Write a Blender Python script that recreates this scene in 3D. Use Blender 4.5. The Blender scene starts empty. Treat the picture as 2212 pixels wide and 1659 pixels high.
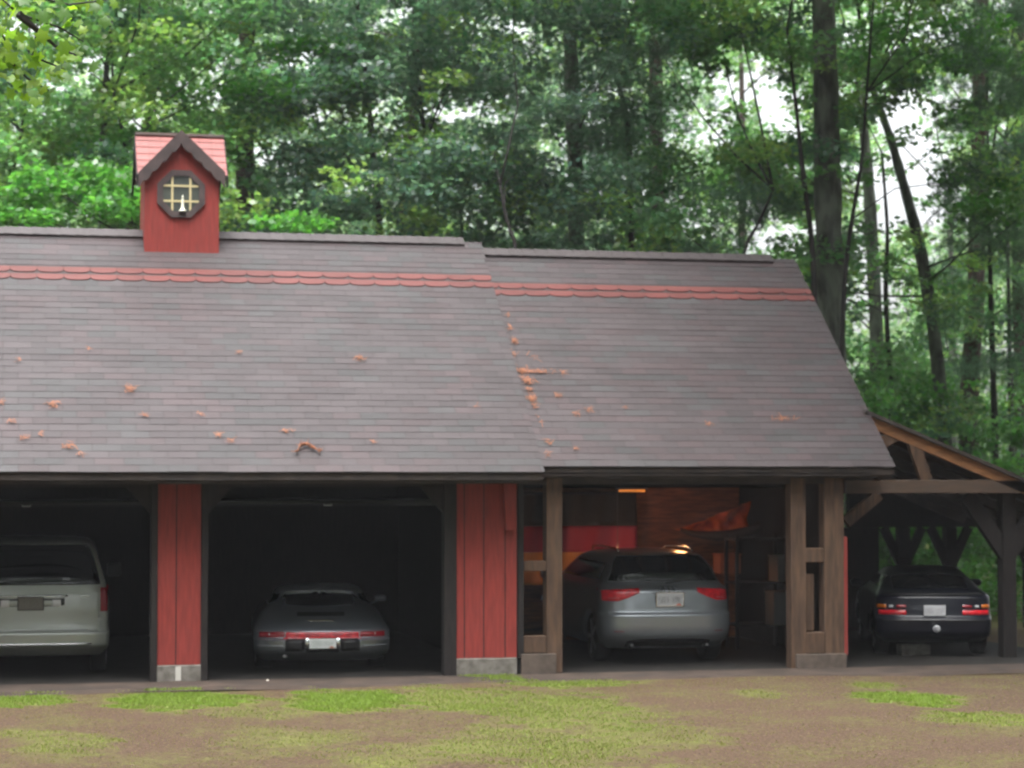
import bpy, math, random
import numpy as np
from mathutils import Vector, Matrix
random.seed(7); RNG = np.random.default_rng(7)
R = math.radians
SC = bpy.context.scene
COL = SC.collection

# ------------------------------------------------------------ camera
CAM = Vector((-6.49, -28.37, 2.64)); YAW = R(12.9); PITCH = R(2.28); F = 4800.0
cd = bpy.data.cameras.new('camera'); cam = bpy.data.objects.new('camera', cd); COL.objects.link(cam)
cam.location = CAM; cam.rotation_euler = (R(90) + PITCH, 0, -YAW)
cd.sensor_width = 36; cd.lens = 36 * F / 2212; cd.clip_start = 0.1; cd.clip_end = 2000
cd.dof.use_dof = True; cd.dof.focus_distance = 17.0; cd.dof.aperture_fstop = 2.6
SC.camera = cam
SC.render.resolution_x = 1024; SC.render.resolution_y = 768
# ------------------------------------------------------------ sky, sun, exposure
SUN_EL, SUN_AZ = R(72), R(205)
w = bpy.data.worlds.new('World'); SC.world = w; w.use_nodes = True
nt = w.node_tree; nt.nodes.clear()
N = nt.nodes.new; L = nt.links.new
sky = N('ShaderNodeTexSky'); sky.sky_type = 'NISHITA'; sky.sun_disc = False
sky.sun_elevation = SUN_EL; sky.sun_rotation = SUN_AZ; sky.air_density = 1.0; sky.dust_density = 4.0; sky.ozone_density = 1.0
hs = N('ShaderNodeHueSaturation'); hs.inputs['Saturation'].default_value = 0.16
tc = N('ShaderNodeTexCoord'); sp = N('ShaderNodeSeparateXYZ'); L(tc.outputs['Generated'], sp.inputs[0])
mr = N('ShaderNodeMapRange'); mr.inputs['From Min'].default_value = 0; mr.inputs['From Max'].default_value = 1
mr.inputs['To Min'].default_value = 0.8; mr.inputs['To Max'].default_value = 1.9; L(sp.outputs[2], mr.inputs[0])
mul = N('ShaderNodeVectorMath'); mul.operation = 'SCALE'; L(sky.outputs[0], hs.inputs['Color']); L(hs.outputs[0], mul.inputs[0]); L(mr.outputs[0], mul.inputs['Scale'])
bg = N('ShaderNodeBackground'); bg.inputs[1].default_value = 0.15; L(mul.outputs[0], bg.inputs[0])
wo = N('ShaderNodeOutputWorld'); L(bg.outputs[0], wo.inputs[0])
sd = bpy.data.lights.new('sun', 'SUN'); sd.energy = 1.3; sd.angle = R(30); sd.color = (1, 0.98, 0.95)
sun = bpy.data.objects.new('sun', sd); COL.objects.link(sun)
dv = Vector((math.sin(SUN_AZ) * math.cos(SUN_EL), math.cos(SUN_AZ) * math.cos(SUN_EL), math.sin(SUN_EL)))
sun.rotation_euler = dv.to_track_quat('Z', 'Y').to_euler(); sun.location = (0, -10, 30)
VS = SC.view_settings
SC.display_settings.display_device = 'sRGB'
VS.view_transform = 'Standard'; VS.look = 'None'; VS.gamma = 1; VS.exposure = 1.55
SC.render.engine = 'CYCLES'
SC.cycles.max_bounces = 6; SC.cycles.transparent_max_bounces = 6
SC.cycles.sample_clamp_indirect = 4
SC.cycles.pixel_filter_type = 'BLACKMAN_HARRIS'; SC.cycles.filter_width = 2.2

# ------------------------------------------------------------ survey helper: a sight line from the camera met with a plane
_cm = cam.rotation_euler.to_matrix()
def ray(px, py):
    return (_cm @ Vector(((px - 1106) / F, -(py - 829.5) / F, -1))).normalized()
def at(px, py, Y):
    d = ray(px, py); t = (Y - CAM.y) / d.y; return CAM + d * t
def onplane(px, py, p0, n):
    d = ray(px, py); t = (p0 - CAM).dot(n) / d.dot(n); return CAM + d * t

# ------------------------------------------------------------ materials
MATS = {}
def mat(name, base, rough=0.7, metal=0.0, var=None, scale=8.0, stretch=(1, 1, 1), bump=0.0, bscale=60.0, spec=0.5, coat=0.0,
        attr=False, mixf=(0.35, 0.65), detail=5.0, rvar=0.0, emit=None, es=0.0, ior=1.5, trans=0.0, alpha=1.0):
    m = bpy.data.materials.new(name); m.use_nodes = True; t = m.node_tree; t.nodes.clear()
    o = t.nodes.new('ShaderNodeOutputMaterial'); p = t.nodes.new('ShaderNodeBsdfPrincipled'); t.links.new(p.outputs[0], o.inputs[0])
    I = p.inputs
    I['Base Color'].default_value = (*base, 1); I['Roughness'].default_value = rough; I['Metallic'].default_value = metal
    I['Specular IOR Level'].default_value = spec; I['Coat Weight'].default_value = coat; I['Coat Roughness'].default_value = 0.08
    I['IOR'].default_value = ior; I['Transmission Weight'].default_value = trans; I['Alpha'].default_value = alpha
    if emit: I['Emission Color'].default_value = (*emit, 1); I['Emission Strength'].default_value = es
    co = t.nodes.new('ShaderNodeTexCoord'); mp = t.nodes.new('ShaderNodeMapping'); mp.inputs['Scale'].default_value = stretch
    t.links.new(co.outputs['Object'], mp.inputs[0])
    src = None
    if attr:
        a = t.nodes.new('ShaderNodeAttribute'); a.attribute_name = 'Col'; src = a.outputs['Color']
    if var is not None:
        n = t.nodes.new('ShaderNodeTexNoise'); n.inputs['Scale'].default_value = scale; n.inputs['Detail'].default_value = detail
        t.links.new(mp.outputs[0], n.inputs[0])
        r = t.nodes.new('ShaderNodeMapRange'); r.inputs[1].default_value = mixf[0]; r.inputs[2].default_value = mixf[1]
        t.links.new(n.outputs[0], r.inputs[0])
        x = t.nodes.new('ShaderNodeMix'); x.data_type = 'RGBA'
        x.inputs[6].default_value = (*base, 1); x.inputs[7].default_value = (*var, 1)
        t.links.new(r.outputs[0], x.inputs[0])
        if src is not None:
            y = t.nodes.new('ShaderNodeMix'); y.data_type = 'RGBA'; y.blend_type = 'MULTIPLY'; y.inputs[0].default_value = 1
            t.links.new(src, y.inputs[6]); t.links.new(x.outputs[2], y.inputs[7]); src = y.outputs[2]
        else: src = x.outputs[2]
    if src is not None: t.links.new(src, I['Base Color'])
    if bump:
        n = t.nodes.new('ShaderNodeTexNoise'); n.inputs['Scale'].default_value = bscale; n.inputs['Detail'].default_value = 6
        t.links.new(mp.outputs[0], n.inputs[0])
        b = t.nodes.new('ShaderNodeBump'); b.inputs['Strength'].default_value = bump; b.inputs['Distance'].default_value = 0.01
        t.links.new(n.outputs[0], b.inputs['Height']); t.links.new(b.outputs[0], I['Normal'])
    MATS[name] = m; return m
def leafmat(name, tint=(1, 1, 1), rough=0.45, transl=0.35, spec=0.5):
    m = bpy.data.materials.new(name); m.use_nodes = True; t = m.node_tree; t.nodes.clear()
    o = t.nodes.new('ShaderNodeOutputMaterial'); p = t.nodes.new('ShaderNodeBsdfPrincipled'); tr = t.nodes.new('ShaderNodeBsdfTranslucent')
    a = t.nodes.new('ShaderNodeAttribute'); a.attribute_name = 'Col'
    g = t.nodes.new('ShaderNodeMix'); g.data_type = 'RGBA'; g.blend_type = 'MULTIPLY'; g.inputs[0].default_value = 1; g.inputs[7].default_value = (*tint, 1)
    t.links.new(a.outputs['Color'], g.inputs[6])
    g2 = t.nodes.new('ShaderNodeMix'); g2.data_type = 'RGBA'; g2.blend_type = 'MULTIPLY'; g2.inputs[0].default_value = 1; g2.inputs[7].default_value = (1.5, 1.6, 0.95, 1)
    t.links.new(g.outputs[2], g2.inputs[6])
    t.links.new(g.outputs[2], p.inputs['Base Color']); t.links.new(g2.outputs[2], tr.inputs[0])
    p.inputs['Roughness'].default_value = rough; p.inputs['Specular IOR Level'].default_value = spec
    s = t.nodes.new('ShaderNodeMixShader'); s.inputs[0].default_value = transl
    t.links.new(p.outputs[0], s.inputs[1]); t.links.new(tr.outputs[0], s.inputs[2]); t.links.new(s.outputs[0], o.inputs[0])
    return m

M_SH = mat('shingle_roofing', (0.92, 0.92, 0.92), 0.45, attr=True, var=(0.78, 0.77, 0.77), scale=1.1, bump=0.35, bscale=220, spec=0.33)
M_DECK = mat('dark_roof_boards', (0.045, 0.033, 0.028), 0.85, var=(0.025, 0.02, 0.018), scale=4)
M_RED = mat('red_stained_siding', (0.27, 0.040, 0.033), 0.75, var=(0.18, 0.030, 0.025), scale=5, stretch=(6, 6, 0.6), bump=0.3, bscale=30, mixf=(0.3, 0.75), spec=0.3)
M_TRIM = mat('dark_brown_trim', (0.020, 0.016, 0.015), 0.8, var=(0.012, 0.010, 0.010), scale=6, stretch=(4, 4, 0.7), bump=0.3, bscale=40, spec=0.3)
M_BLOCKB = mat('brown_stained_block', (0.105, 0.08, 0.064), 0.92, var=(0.065, 0.05, 0.04), scale=9, bump=0.6, bscale=90)
M_CTRIM = mat('purple_brown_trim', (0.085, 0.062, 0.060), 0.8, var=(0.055, 0.042, 0.042), scale=6, spec=0.3)
M_BLOCK = mat('concrete_block', (0.20, 0.185, 0.165), 0.92, var=(0.10, 0.09, 0.075), scale=9, bump=0.6, bscale=90)
M_TIMB = mat('weathered_timber', (0.115, 0.068, 0.042), 0.82, var=(0.05, 0.031, 0.022), scale=4, stretch=(5, 5, 0.7), bump=0.5, bscale=35, mixf=(0.3, 0.7), spec=0.3)
M_TIMBH = mat('weathered_beam', (0.095, 0.062, 0.044), 0.82, var=(0.07, 0.05, 0.038), scale=4, stretch=(0.7, 5, 5), bump=0.5, bscale=35, mixf=(0.3, 0.7), spec=0.3)
M_FASC = mat('orange_stained_board', (0.26, 0.12, 0.05), 0.75, var=(0.16, 0.075, 0.035), scale=3, stretch=(1, 4, 6), bump=0.3, bscale=40, spec=0.3)
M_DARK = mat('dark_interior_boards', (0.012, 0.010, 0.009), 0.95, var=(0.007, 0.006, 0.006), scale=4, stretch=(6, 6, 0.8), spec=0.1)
M_PLANK = mat('warm_plank_wall', (0.24, 0.10, 0.045), 0.85, var=(0.10, 0.045, 0.025), scale=3, stretch=(1, 1, 7), mixf=(0.35, 0.65), spec=0.2)
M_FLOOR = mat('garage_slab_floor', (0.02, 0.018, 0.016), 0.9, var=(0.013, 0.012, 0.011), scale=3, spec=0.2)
M_DOOR = mat('door_panel_grey', (0.014, 0.016, 0.017), 0.7, spec=0.2)
M_STEEL = mat('worn_steel', (0.28, 0.28, 0.28), 0.5, 0.8)
M_RUB = mat('black_rubber', (0.012, 0.012, 0.013), 0.75)
M_BLKP = mat('black_plastic', (0.012, 0.012, 0.014), 0.45)
M_GLASS = mat('dark_car_glass', (0.006, 0.007, 0.009), 0.06, spec=0.5)
M_LENS = mat('red_lens', (0.80, 0.02, 0.035), 0.2, coat=0.4, var=(0.45, 0.01, 0.02), scale=14)
M_LENSD = mat('dark_red_lens', (0.30, 0.008, 0.018), 0.2, coat=0.6)
M_AMB = mat('amber_lens', (0.75, 0.2, 0.02), 0.2, coat=0.6)
M_CLR = mat('clear_lens', (0.6, 0.6, 0.62), 0.2, coat=0.6)
M_CHR = mat('chrome', (0.75, 0.76, 0.78), 0.12, 1.0)
M_SIL_A = mat('blue_silver_paint', (0.30, 0.325, 0.35), 0.30, 0.6, coat=0.7)
M_SIL_P = mat('dark_silver_paint', (0.28, 0.305, 0.34), 0.28, 0.55, coat=0.7)
M_VAN = mat('champagne_paint', (0.36, 0.38, 0.35), 0.34, 0.35, coat=0.6)
M_NAVY = mat('navy_paint', (0.005, 0.006, 0.013), 0.3, 0.0, coat=0.25, spec=0.3)
M_RIM = mat('alloy_rim', (0.45, 0.46, 0.48), 0.3, 0.9)
M_PLATE = mat('plate_white', (0.62, 0.63, 0.66), 0.5)
M_PLATED = mat('plate_dull', (0.17, 0.16, 0.14), 0.6)
M_INK = mat('plate_ink', (0.03, 0.025, 0.05), 0.5)
M_INKR = mat('plate_red_mark', (0.55, 0.12, 0.06), 0.5)
M_CREAM = mat('cream_muntin', (0.55, 0.47, 0.25), 0.6)
M_CANDLE = mat('white_candle', (0.8, 0.8, 0.66), 0.5)
M_PANE = mat('window_pane', (0.05, 0.06, 0.055), 0.08, spec=0.6, alpha=0.35)
M_FBLK = mat('flag_black', (0.005, 0.005, 0.006), 0.9)
M_FRED = mat('flag_red', (0.17, 0.006, 0.035), 0.85)
M_FGLD = mat('flag_gold', (0.34, 0.15, 0.02), 0.85)
M_TARP = mat('orange_cloth', (0.70, 0.17, 0.035), 0.8, var=(0.32, 0.07, 0.02), scale=2.5, mixf=(.4, .6))
M_HAMM = mat('dark_netting', (0.03, 0.022, 0.018), 0.9)
M_BULB = mat('lit_bulb', (1, 0.7, 0.4), 0.5, emit=(1, 0.55, 0.18), es=12)
M_GREYBOX = mat('grey_plastic', (0.22, 0.22, 0.23), 0.6)
M_CARTON = mat('cardboard', (0.30, 0.12, 0.06), 0.9)
M_BARKP = mat('pine_bark', (0.075, 0.048, 0.042), 0.9, var=(0.03, 0.022, 0.02), scale=3.5, stretch=(3, 3, 0.8), bump=1.0, bscale=14, mixf=(0.4, 0.62))
M_BARKG = mat('grey_lichen_bark', (0.15, 0.17, 0.135), 0.92, var=(0.045, 0.045, 0.04), scale=2.2, stretch=(2.5, 2.5, 0.9), bump=1.0, bscale=14, mixf=(0.38, 0.66))
M_BARKD = mat('dark_wet_bark', (0.038, 0.032, 0.03), 0.85, var=(0.018, 0.016, 0.015), scale=4, stretch=(3, 3, 0.8), bump=0.8, bscale=18)
M_NEED = mat('fallen_needles', (1, 1, 1), 0.8, attr=True)
M_LEAF = leafmat('broad_leaf', rough=0.36, transl=0.55, spec=0.9)
M_PINE = leafmat('pine_needle', rough=0.6, transl=0.15, spec=0.3)
M_NEAR = leafmat('near_leaf', rough=0.45, transl=0.55)
M_GRASS = leafmat('grass_blade', rough=0.6, transl=0.3, spec=0.3)

# ------------------------------------------------------------ mesh helpers
def tag(o, label=None, cat=None, group=None, kind=None):
    if label: o['label'] = label
    if cat: o['category'] = cat
    if group: o['group'] = group
    if kind: o['kind'] = kind
    return o
def empty(name, loc, rz=0, label=None, cat=None, group=None):
    o = bpy.data.objects.new(name, None); COL.objects.link(o); o.location = loc; o.rotation_euler = (0, 0, rz); o.empty_display_size = 0.2
    return tag(o, label, cat, group)
def origin(o):
    v = Vector(o.location)
    while o.parent: o = o.parent; v = v + Vector(o.location)
    return v
class MB:
    def __init__(s): s.v = []; s.f = []; s.c = []; s.cur = (1, 1, 1)
    def face(s, pts):
        b = len(s.v); s.v += [tuple(p) for p in pts]; s.f.append(tuple(range(b, b + len(pts)))); s.c += [s.cur] * len(pts); return s
    def addm(s, vs, fs):
        b = len(s.v); s.v += [tuple(p) for p in vs]; s.c += [s.cur] * len(vs); s.f += [tuple(i + b for i in f) for f in fs]; return s
    def box(s, x0, x1, y0, y1, z0, z1, bev=0.0):
        if bev <= 0:
            return s.addm([(x0, y0, z0), (x1, y0, z0), (x1, y1, z0), (x0, y1, z0), (x0, y0, z1), (x1, y0, z1), (x1, y1, z1), (x0, y1, z1)],
                   [(0, 3, 2, 1), (4, 5, 6, 7), (0, 1, 5, 4), (1, 2, 6, 5), (2, 3, 7, 6), (3, 0, 4, 7)])
        b = bev; vs = []
        for (z, i) in ((z0, b), (z0 + b, 0), (z1 - b, 0), (z1, b)):
            a, c, d, e = x0 + i, x1 - i, y0 + i, y1 - i
            k = b * (0.5 if i == 0 else 0.3)
            vs += [(a + k, d, z), (c - k, d, z), (c, d + k, z), (c, e - k, z), (c - k, e, z), (a + k, e, z), (a, e - k, z), (a, d + k, z)]
        fs = [tuple(range(7, -1, -1)), tuple(range(24, 32))]
        for r in range(3):
            for j in range(8): fs.append((r * 8 + j, r * 8 + (j + 1) % 8, r * 8 + 8 + (j + 1) % 8, r * 8 + 8 + j))
        return s.addm(vs, fs)
    def bar(s, a, b, wx, wz, up=(0, 1, 0)):
        a = Vector(a); b = Vector(b); d = (b - a).normalized(); u = Vector(up); r = d.cross(u).normalized(); u = r.cross(d).normalized()
        vs = [p + r * (sx * wx / 2) + u * (sz * wz / 2) for p in (a, b) for sx, sz in ((-1, -1), (1, -1), (1, 1), (-1, 1))]
        return s.addm(vs, [(0, 3, 2, 1), (4, 5, 6, 7), (0, 1, 5, 4), (1, 2, 6, 5), (2, 3, 7, 6), (3, 0, 4, 7)])
    def prism(s, poly, y0, y1):           # poly in (x, z), extruded along y
        n = len(poly)
        vs = [(x, y0, z) for x, z in poly] + [(x, y1, z) for x, z in poly]
        return s.addm(vs, [tuple(range(n)), tuple(range(2 * n - 1, n - 1, -1))] + [(i, i + n, (i + 1) % n + n, (i + 1) % n) for i in range(n)])
    def tube(s, pts, rad, n=8, wob=0.0, cap=True):
        pts = [Vector(p) for p in pts]; vs = []; m = len(pts)
        for i, p in enumerate(pts):
            d = (pts[min(i + 1, m - 1)] - pts[max(i - 1, 0)]).normalized()
            a = d.orthogonal() if abs(d.z) < 0.5 else Vector((1, 0, 0)); a = (a - d * a.dot(d)).normalized(); b = d.cross(a)
            for j in range(n):
                t = 2 * math.pi * j / n; rr = rad[i] * (1 + wob * (random.random() - 0.5))
                vs.append(p + a * math.cos(t) * rr + b * math.sin(t) * rr)
        fs = [(i * n + j, i * n + (j + 1) % n, (i + 1) * n + (j + 1) % n, (i + 1) * n + j) for i in range(m - 1) for j in range(n)]
        if cap: fs += [tuple(range(n - 1, -1, -1)), tuple(range((m - 1) * n, m * n))]
        return s.addm(vs, fs)
    def lathe(s, prof, c, n=16, axis='z'):
        vs = []
        for r, h in prof:
            for j in range(n):
                t = 2 * math.pi * j / n; x, y = r * math.cos(t), r * math.sin(t)
                vs.append((c[0] + x, c[1] + y, c[2] + h) if axis == 'z' else ((c[0] + h, c[1] + x, c[2] + y) if axis == 'x' else (c[0] + x, c[1] + h, c[2] + y)))
        m = len(prof)
        return s.addm(vs, [(i * n + j, i * n + (j + 1) % n, (i + 1) * n + (j + 1) % n, (i + 1) * n + j) for i in range(m - 1) for j in range(n)] +
                      [tuple(range(n - 1, -1, -1)), tuple(range((m - 1) * n, m * n))])
    def build(s, name, m, parent=None, smooth=False, world=True, cols=False):
        off = origin(parent) if (parent and world) else Vector((0, 0, 0))
        me = bpy.data.meshes.new(name); me.from_pydata([(x - off.x, y - off.y, z - off.z) for x, y, z in s.v], [], s.f); me.update()
        if cols:
            a = me.color_attributes.new('Col', 'FLOAT_COLOR', 'POINT')
            a.data.foreach_set('color', np.array([(*c, 1) for c in s.c], dtype=np.float32).ravel())
        if smooth: me.polygons.foreach_set('use_smooth', [True] * len(me.polygons))
        me.materials.append(m); o = bpy.data.objects.new(name, me); COL.objects.link(o); o.parent = parent
        return o
def npmesh(name, V, Fc, C, m, parent=None, smooth=False):
    off = np.array(origin(parent)) if parent else np.zeros(3)
    k = Fc.shape[1]; me = bpy.data.meshes.new(name)
    me.vertices.add(len(V)); me.vertices.foreach_set('co', (V - off).astype(np.float32).ravel())
    me.loops.add(Fc.size); me.loops.foreach_set('vertex_index', Fc.astype(np.int32).ravel())
    me.polygons.add(len(Fc)); me.polygons.foreach_set('loop_start', np.arange(0, Fc.size, k, dtype=np.int32)); me.polygons.foreach_set('loop_total', np.full(len(Fc), k, dtype=np.int32))
    me.update(calc_edges=True)
    a = me.color_attributes.new('Col', 'FLOAT_COLOR', 'POINT'); a.data.foreach_set('color', np.hstack([C, np.ones((len(C), 1))]).astype(np.float32).ravel())
    me.materials.append(m); o = bpy.data.objects.new(name, me); COL.objects.link(o); o.parent = parent
    if smooth: me.polygons.foreach_set('use_smooth', [True] * len(me.polygons))
    return o
def part(parent, name, m, smooth=False, **k):
    return lambda mb: mb.build(name, m, parent, smooth, **k)

# ============================================================ ROOFS
SL = math.atan(0.74); CS, SN = math.cos(SL), math.sin(SL)
YR = 4.10                                   # ridge line
EL = (-0.55, 2.645)                         # garage eave (y, z)
ER = (-0.25, 2.715)                         # carport eave
NRM = Vector((0, -SN, CS))
def shingles(mb, x0, x1, eave, total, flip=1, band=4.49, e=0.1448, tab=0.365, band2=True, flare=0.0):
    xe_ = x1
    ey, ez = eave
    def P(x, u, h): return (x, ey + flip * (u * CS - h * SN), ez + u * SN + h * CS)
    u = 0.0; r = 0
    while u < total - 0.02:
        red = band2 and band - 0.01 < u < band + 0.30
        ee = 0.19 if red else e
        x1 = xe_ + flare * u / total
        x = x0 - (tab * 0.5 if r % 2 else 0) - random.random() * 0.03
        if red: x = x0 - 0.12
        lift0 = random.random() * 0.003
        while x < x1:
            a, b = max(x + 0.0025, x0), min(x + tab - 0.0025, x1)
            if b - a > 0.02:
                if red:
                    mb.cur = (0.05, 0.036, 0.036)
                    mb.face([P(a, u, 0.004), P(b, u, 0.004), P(b, min(u + ee * 1.1, total), 0.002), P(a, min(u + ee * 1.1, total), 0.002)])
                    k = random.uniform(0.85, 1.12); mb.cur = (0.13 * k, 0.035 * k, 0.030 * k)
                    c = (b - a) * 0.16; hh = 0.016; top = min(u + 0.152, total)
                    lo = [(a, u + 0.06), (a + c * 0.35, u + 0.022), (a + c, u + 0.004), (a + c * 2.2, u - 0.004), (b - c * 2.2, u - 0.004), (b - c, u + 0.004), (b - c * 0.35, u + 0.022), (b, u + 0.06)]
                    mb.face([P(q, v, hh) for q, v in lo] + [P(b, top, 0.006), P(a, top, 0.006)])
                    mb.cur = (0.12, 0.03, 0.028)
                    for (q, v), (q2, v2) in zip(lo[:-1], lo[1:]): mb.face([P(q, v, 0.001), P(q2, v2, 0.001), P(q2, v2, hh), P(q, v, hh)])
                else:
                    k = random.uniform(0.86, 1.14) * (1 + 0.07 * math.sin(r * 1.7 + x * 0.9) * math.sin(x * 0.33 + r * 0.21))
                    t = random.random()
                    base = (0.052, 0.041, 0.043) if t < 0.6 else ((0.056, 0.040, 0.042) if t < 0.8 else (0.047, 0.043, 0.044))
                    mb.cur = tuple(q * k for q in base)
                    h = 0.0042 + lift0 + random.random() * 0.003; j = random.uniform(-0.004, 0.004); top = min(u + ee * 1.12, total)
                    mb.face([P(a, u + j, h), P(b, u + j, h), P(b, top, 0.003), P(a, top, 0.003)])
                    mb.cur = tuple(q * 0.92 for q in mb.cur)
                    mb.face([P(a, u + j, 0), P(b, u + j, 0), P(b, u + j, h), P(a, u + j, h)])
                    mb.face([P(b, u + j, 0), P(b, top, 0), P(b, top, 0.003), P(b, u + j, h)])
            x += tab
        u += ee; r += 1
def roof_of(parent, x0, x1, eave, cap_end, capx0, flare):
    zr = eave[1] + (YR - eave[0]) * 0.74; total = (YR - eave[0]) / CS
    d = MB(); t = 0.10
    # deck: a folded slab, front pitch and rear pitch
    prof = [(eave[0] + 0.03, eave[1] - 0.012 ), (YR, zr - 0.006), (2 * YR - eave[0], eave[1] - 0.012), (2 * YR - eave[0], eave[1] - t), (YR, zr - t - 0.04), (eave[0] + 0.03, eave[1] - t)]
    vs = [(x0 + 0.01, y, z) for y, z in prof] + [(x1 - 0.012 + flare * (1 - abs(y - YR) / (YR - eave[0])), y, z) for y, z in prof]
    n = 6
    d.addm(vs, [(0, 1, 4, 5), (1, 2, 3, 4), (6, 11, 10, 7), (7, 10, 9, 8)] + [(i, i + n, (i + 1) % n + n, (i + 1) % n) for i in range(n)])
    rf = d.build('roof', M_DECK, parent)
    s = MB(); shingles(s, x0, x1, eave, total, flare=flare, band=4.49 if eave is EL else 4.49 - 0.36 + 0.02)
    s.cur = (0.11, 0.1, 0.1)
    s.build('shingles', M_SH, rf, cols=True, world=True)
    b = MB(); back_e = (2 * YR - eave[0], eave[1])
    shingles(b, x0, x1, back_e, total, flip=-1, band2=False, flare=flare)
    b.build('rear_shingles', M_SH, rf, cols=True)
    c = MB(); x = capx0
    while x < cap_end:
        k = random.uniform(0.9, 1.1); c.cur = (0.055 * k, 0.045 * k, 0.046 * k); e = min(x + 0.2, cap_end); h = 0.055
        for sgn in (1, -1):
            a1 = (x, YR, zr + h + 0.012); a2 = (e, YR, zr + h); l = 0.17
            c.addm([(x, YR, zr + h + 0.02), (e, YR, zr + h + 0.012), (e, YR - sgn * l * CS, zr - l * SN + h), (x, YR - sgn * l * CS, zr - l * SN + h + 0.008),
                    (e, YR - sgn * (l - 0.04) * CS, zr - l * SN + 0.002), (x, YR - sgn * (l - 0.04) * CS, zr - l * SN + 0.002)], [(0, 1, 2, 3), (3, 2, 4, 5)])
        x += 0.2
    c.build('ridge_cap', M_SH, rf, cols=True)
    f = MB(); f.box(x0 + 0.01, x1 - 0.02, eave[0] + 0.10, eave[0] + 0.125, eave[1] - 0.15, eave[1] - 0.025)
    f.build('fascia', M_DECK, rf)
    return rf

garage = empty('garage', (-3.0, 0, 0), 0, 'red board sided garage with two open bays, scalloped shingle roof and cupola', 'garage')
carport = empty('timber_carport', (2.5, 0, 0), 0, 'timber framed carport bay joined to the right of the red garage, slightly lower roof', 'carport')
GX0 = -12.5
XE = at(1177, 1017, EL[0]).x
roof_of(garage, GX0, XE, EL, at(1000, 521, YR).x, GX0, 0.16)
XR1 = at(1935, 1007, ER[0]).x
roof_of(carport, XE + 0.004, XR1, ER, at(1665, 558, YR).x, XE + 0.17, 0.18)

# ============================================================ GARAGE WALLS
def X(px, Y=0): return at(px, 1200, Y).x
def Z(px, py, Y=0): return at(px, py, Y).z
TOPW = EL[1] + 0.55 * 0.74 - 0.12
def pier(x0, x1, zb, boards, name='wall_panel'):
    m = MB(); m.box(x0, x1, 0.0, 0.14, zb, TOPW)
    g = m.build(name, M_RED, garage)
    b = MB()
    for q in boards: b.box(q - 0.006, q + 0.006, -0.004, 0.0, zb + 0.002, TOPW - 0.01)
    b.build('board_groove', M_TRIM, g)
    return g
ZB = Z(390, 1436)
p1a, p1b = X(341), X(434)
pier(p1a, p1b, ZB, [X(381)])
p2a, p2b = X(986), X(1116)
pier(p2a, p2b, Z(1050, 1421), [X(1003), X(1045), X(1091)])
bl = MB(); bl.box(p1a - 0.01, p1b + 0.01, -0.03, 0.16, -0.06, ZB - 0.004, 0.012); bl.build('foundation_block', M_BLOCK, garage)
bl = MB(); bl.box(p2a - 0.01, p2b, -0.03, 0.16, -0.06, Z(1050, 1421) - 0.004, 0.012); bl.build('foundation_block', M_BLOCK, garage)
pl = MB(); pl.box(X(380), X(392), -0.034, -0.0301, 0.02, ZB - 0.02); pl.build('mortar_smear', mat('pale_mortar', (0.5, 0.48, 0.44), 0.9), garage)
def post(x0, x1, z0=0.0, z1=TOPW, y0=-0.035, y1=0.17):
    m = MB(); m.box(x0, x1, y0, y1, z0, z1, 0.006); return m.build('door_jamb', M_TRIM, garage)
post(X(326), p1a - 0.003); post(p1b + 0.003, X(449)); post(X(959), p2a - 0.003, 0.0)
HB = Z(700, 1052)
for a, b in ((GX0 + 0.2, X(326)), (X(449), X(959))):
    m = MB(); m.box(a + 0.003, b - 0.003, 0.0, 0.14, HB, TOPW); h = m.build('header', M_TRIM, garage)
    for xa, sg in ((a, 1), (b, -1)):
        g = MB(); g.prism([(xa + sg * 0.004, HB - 0.004), (xa + sg * 0.30, HB - 0.004), (xa + sg * 0.004, HB - 0.34)], 0.01, 0.12); g.build('corner_gusset', M_TRIM, garage)
# red corbel under the eave at the right pier
m = MB(); xa, xb = X(1086, -0.1), X(1116, -0.1)
m.prism([(xa, 2.66), (xb, 2.66), (xb, Z(1100, 1146, -.3)), (xa + 0.05, Z(1100, 1146, -.3))], -0.10, -0.006); m.build('corbel', M_RED, garage)
# open overhead doors
for a, b in ((X(-260), X(326)), (X(449), X(959))):
    zt = Z(700, 1088, 0.2)
    m = MB(); m.box(a + 0.02, b - 0.02, 0.2, 2.4, zt, zt + 0.045, 0.01)
    for k in range(4): m.box(a + 0.03, b - 0.03, 0.2 + k * 0.55, 0.24 + k * 0.55, zt - 0.03, zt - 0.001)
    dr = m.build('overhead_door', M_DOOR, garage)
    c = a + (b - a) * 0.51 if a > -4.5 else X(56, 0.2)
    h = MB(); h.tube([(c - 0.05, 0.19, zt - 0.01), (c - 0.05, 0.17, zt - 0.02), (c + 0.05, 0.17, zt - 0.02), (c + 0.05, 0.19, zt - 0.01)], [0.009] * 4, 6); h.build('handle', M_STEEL, dr)
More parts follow.
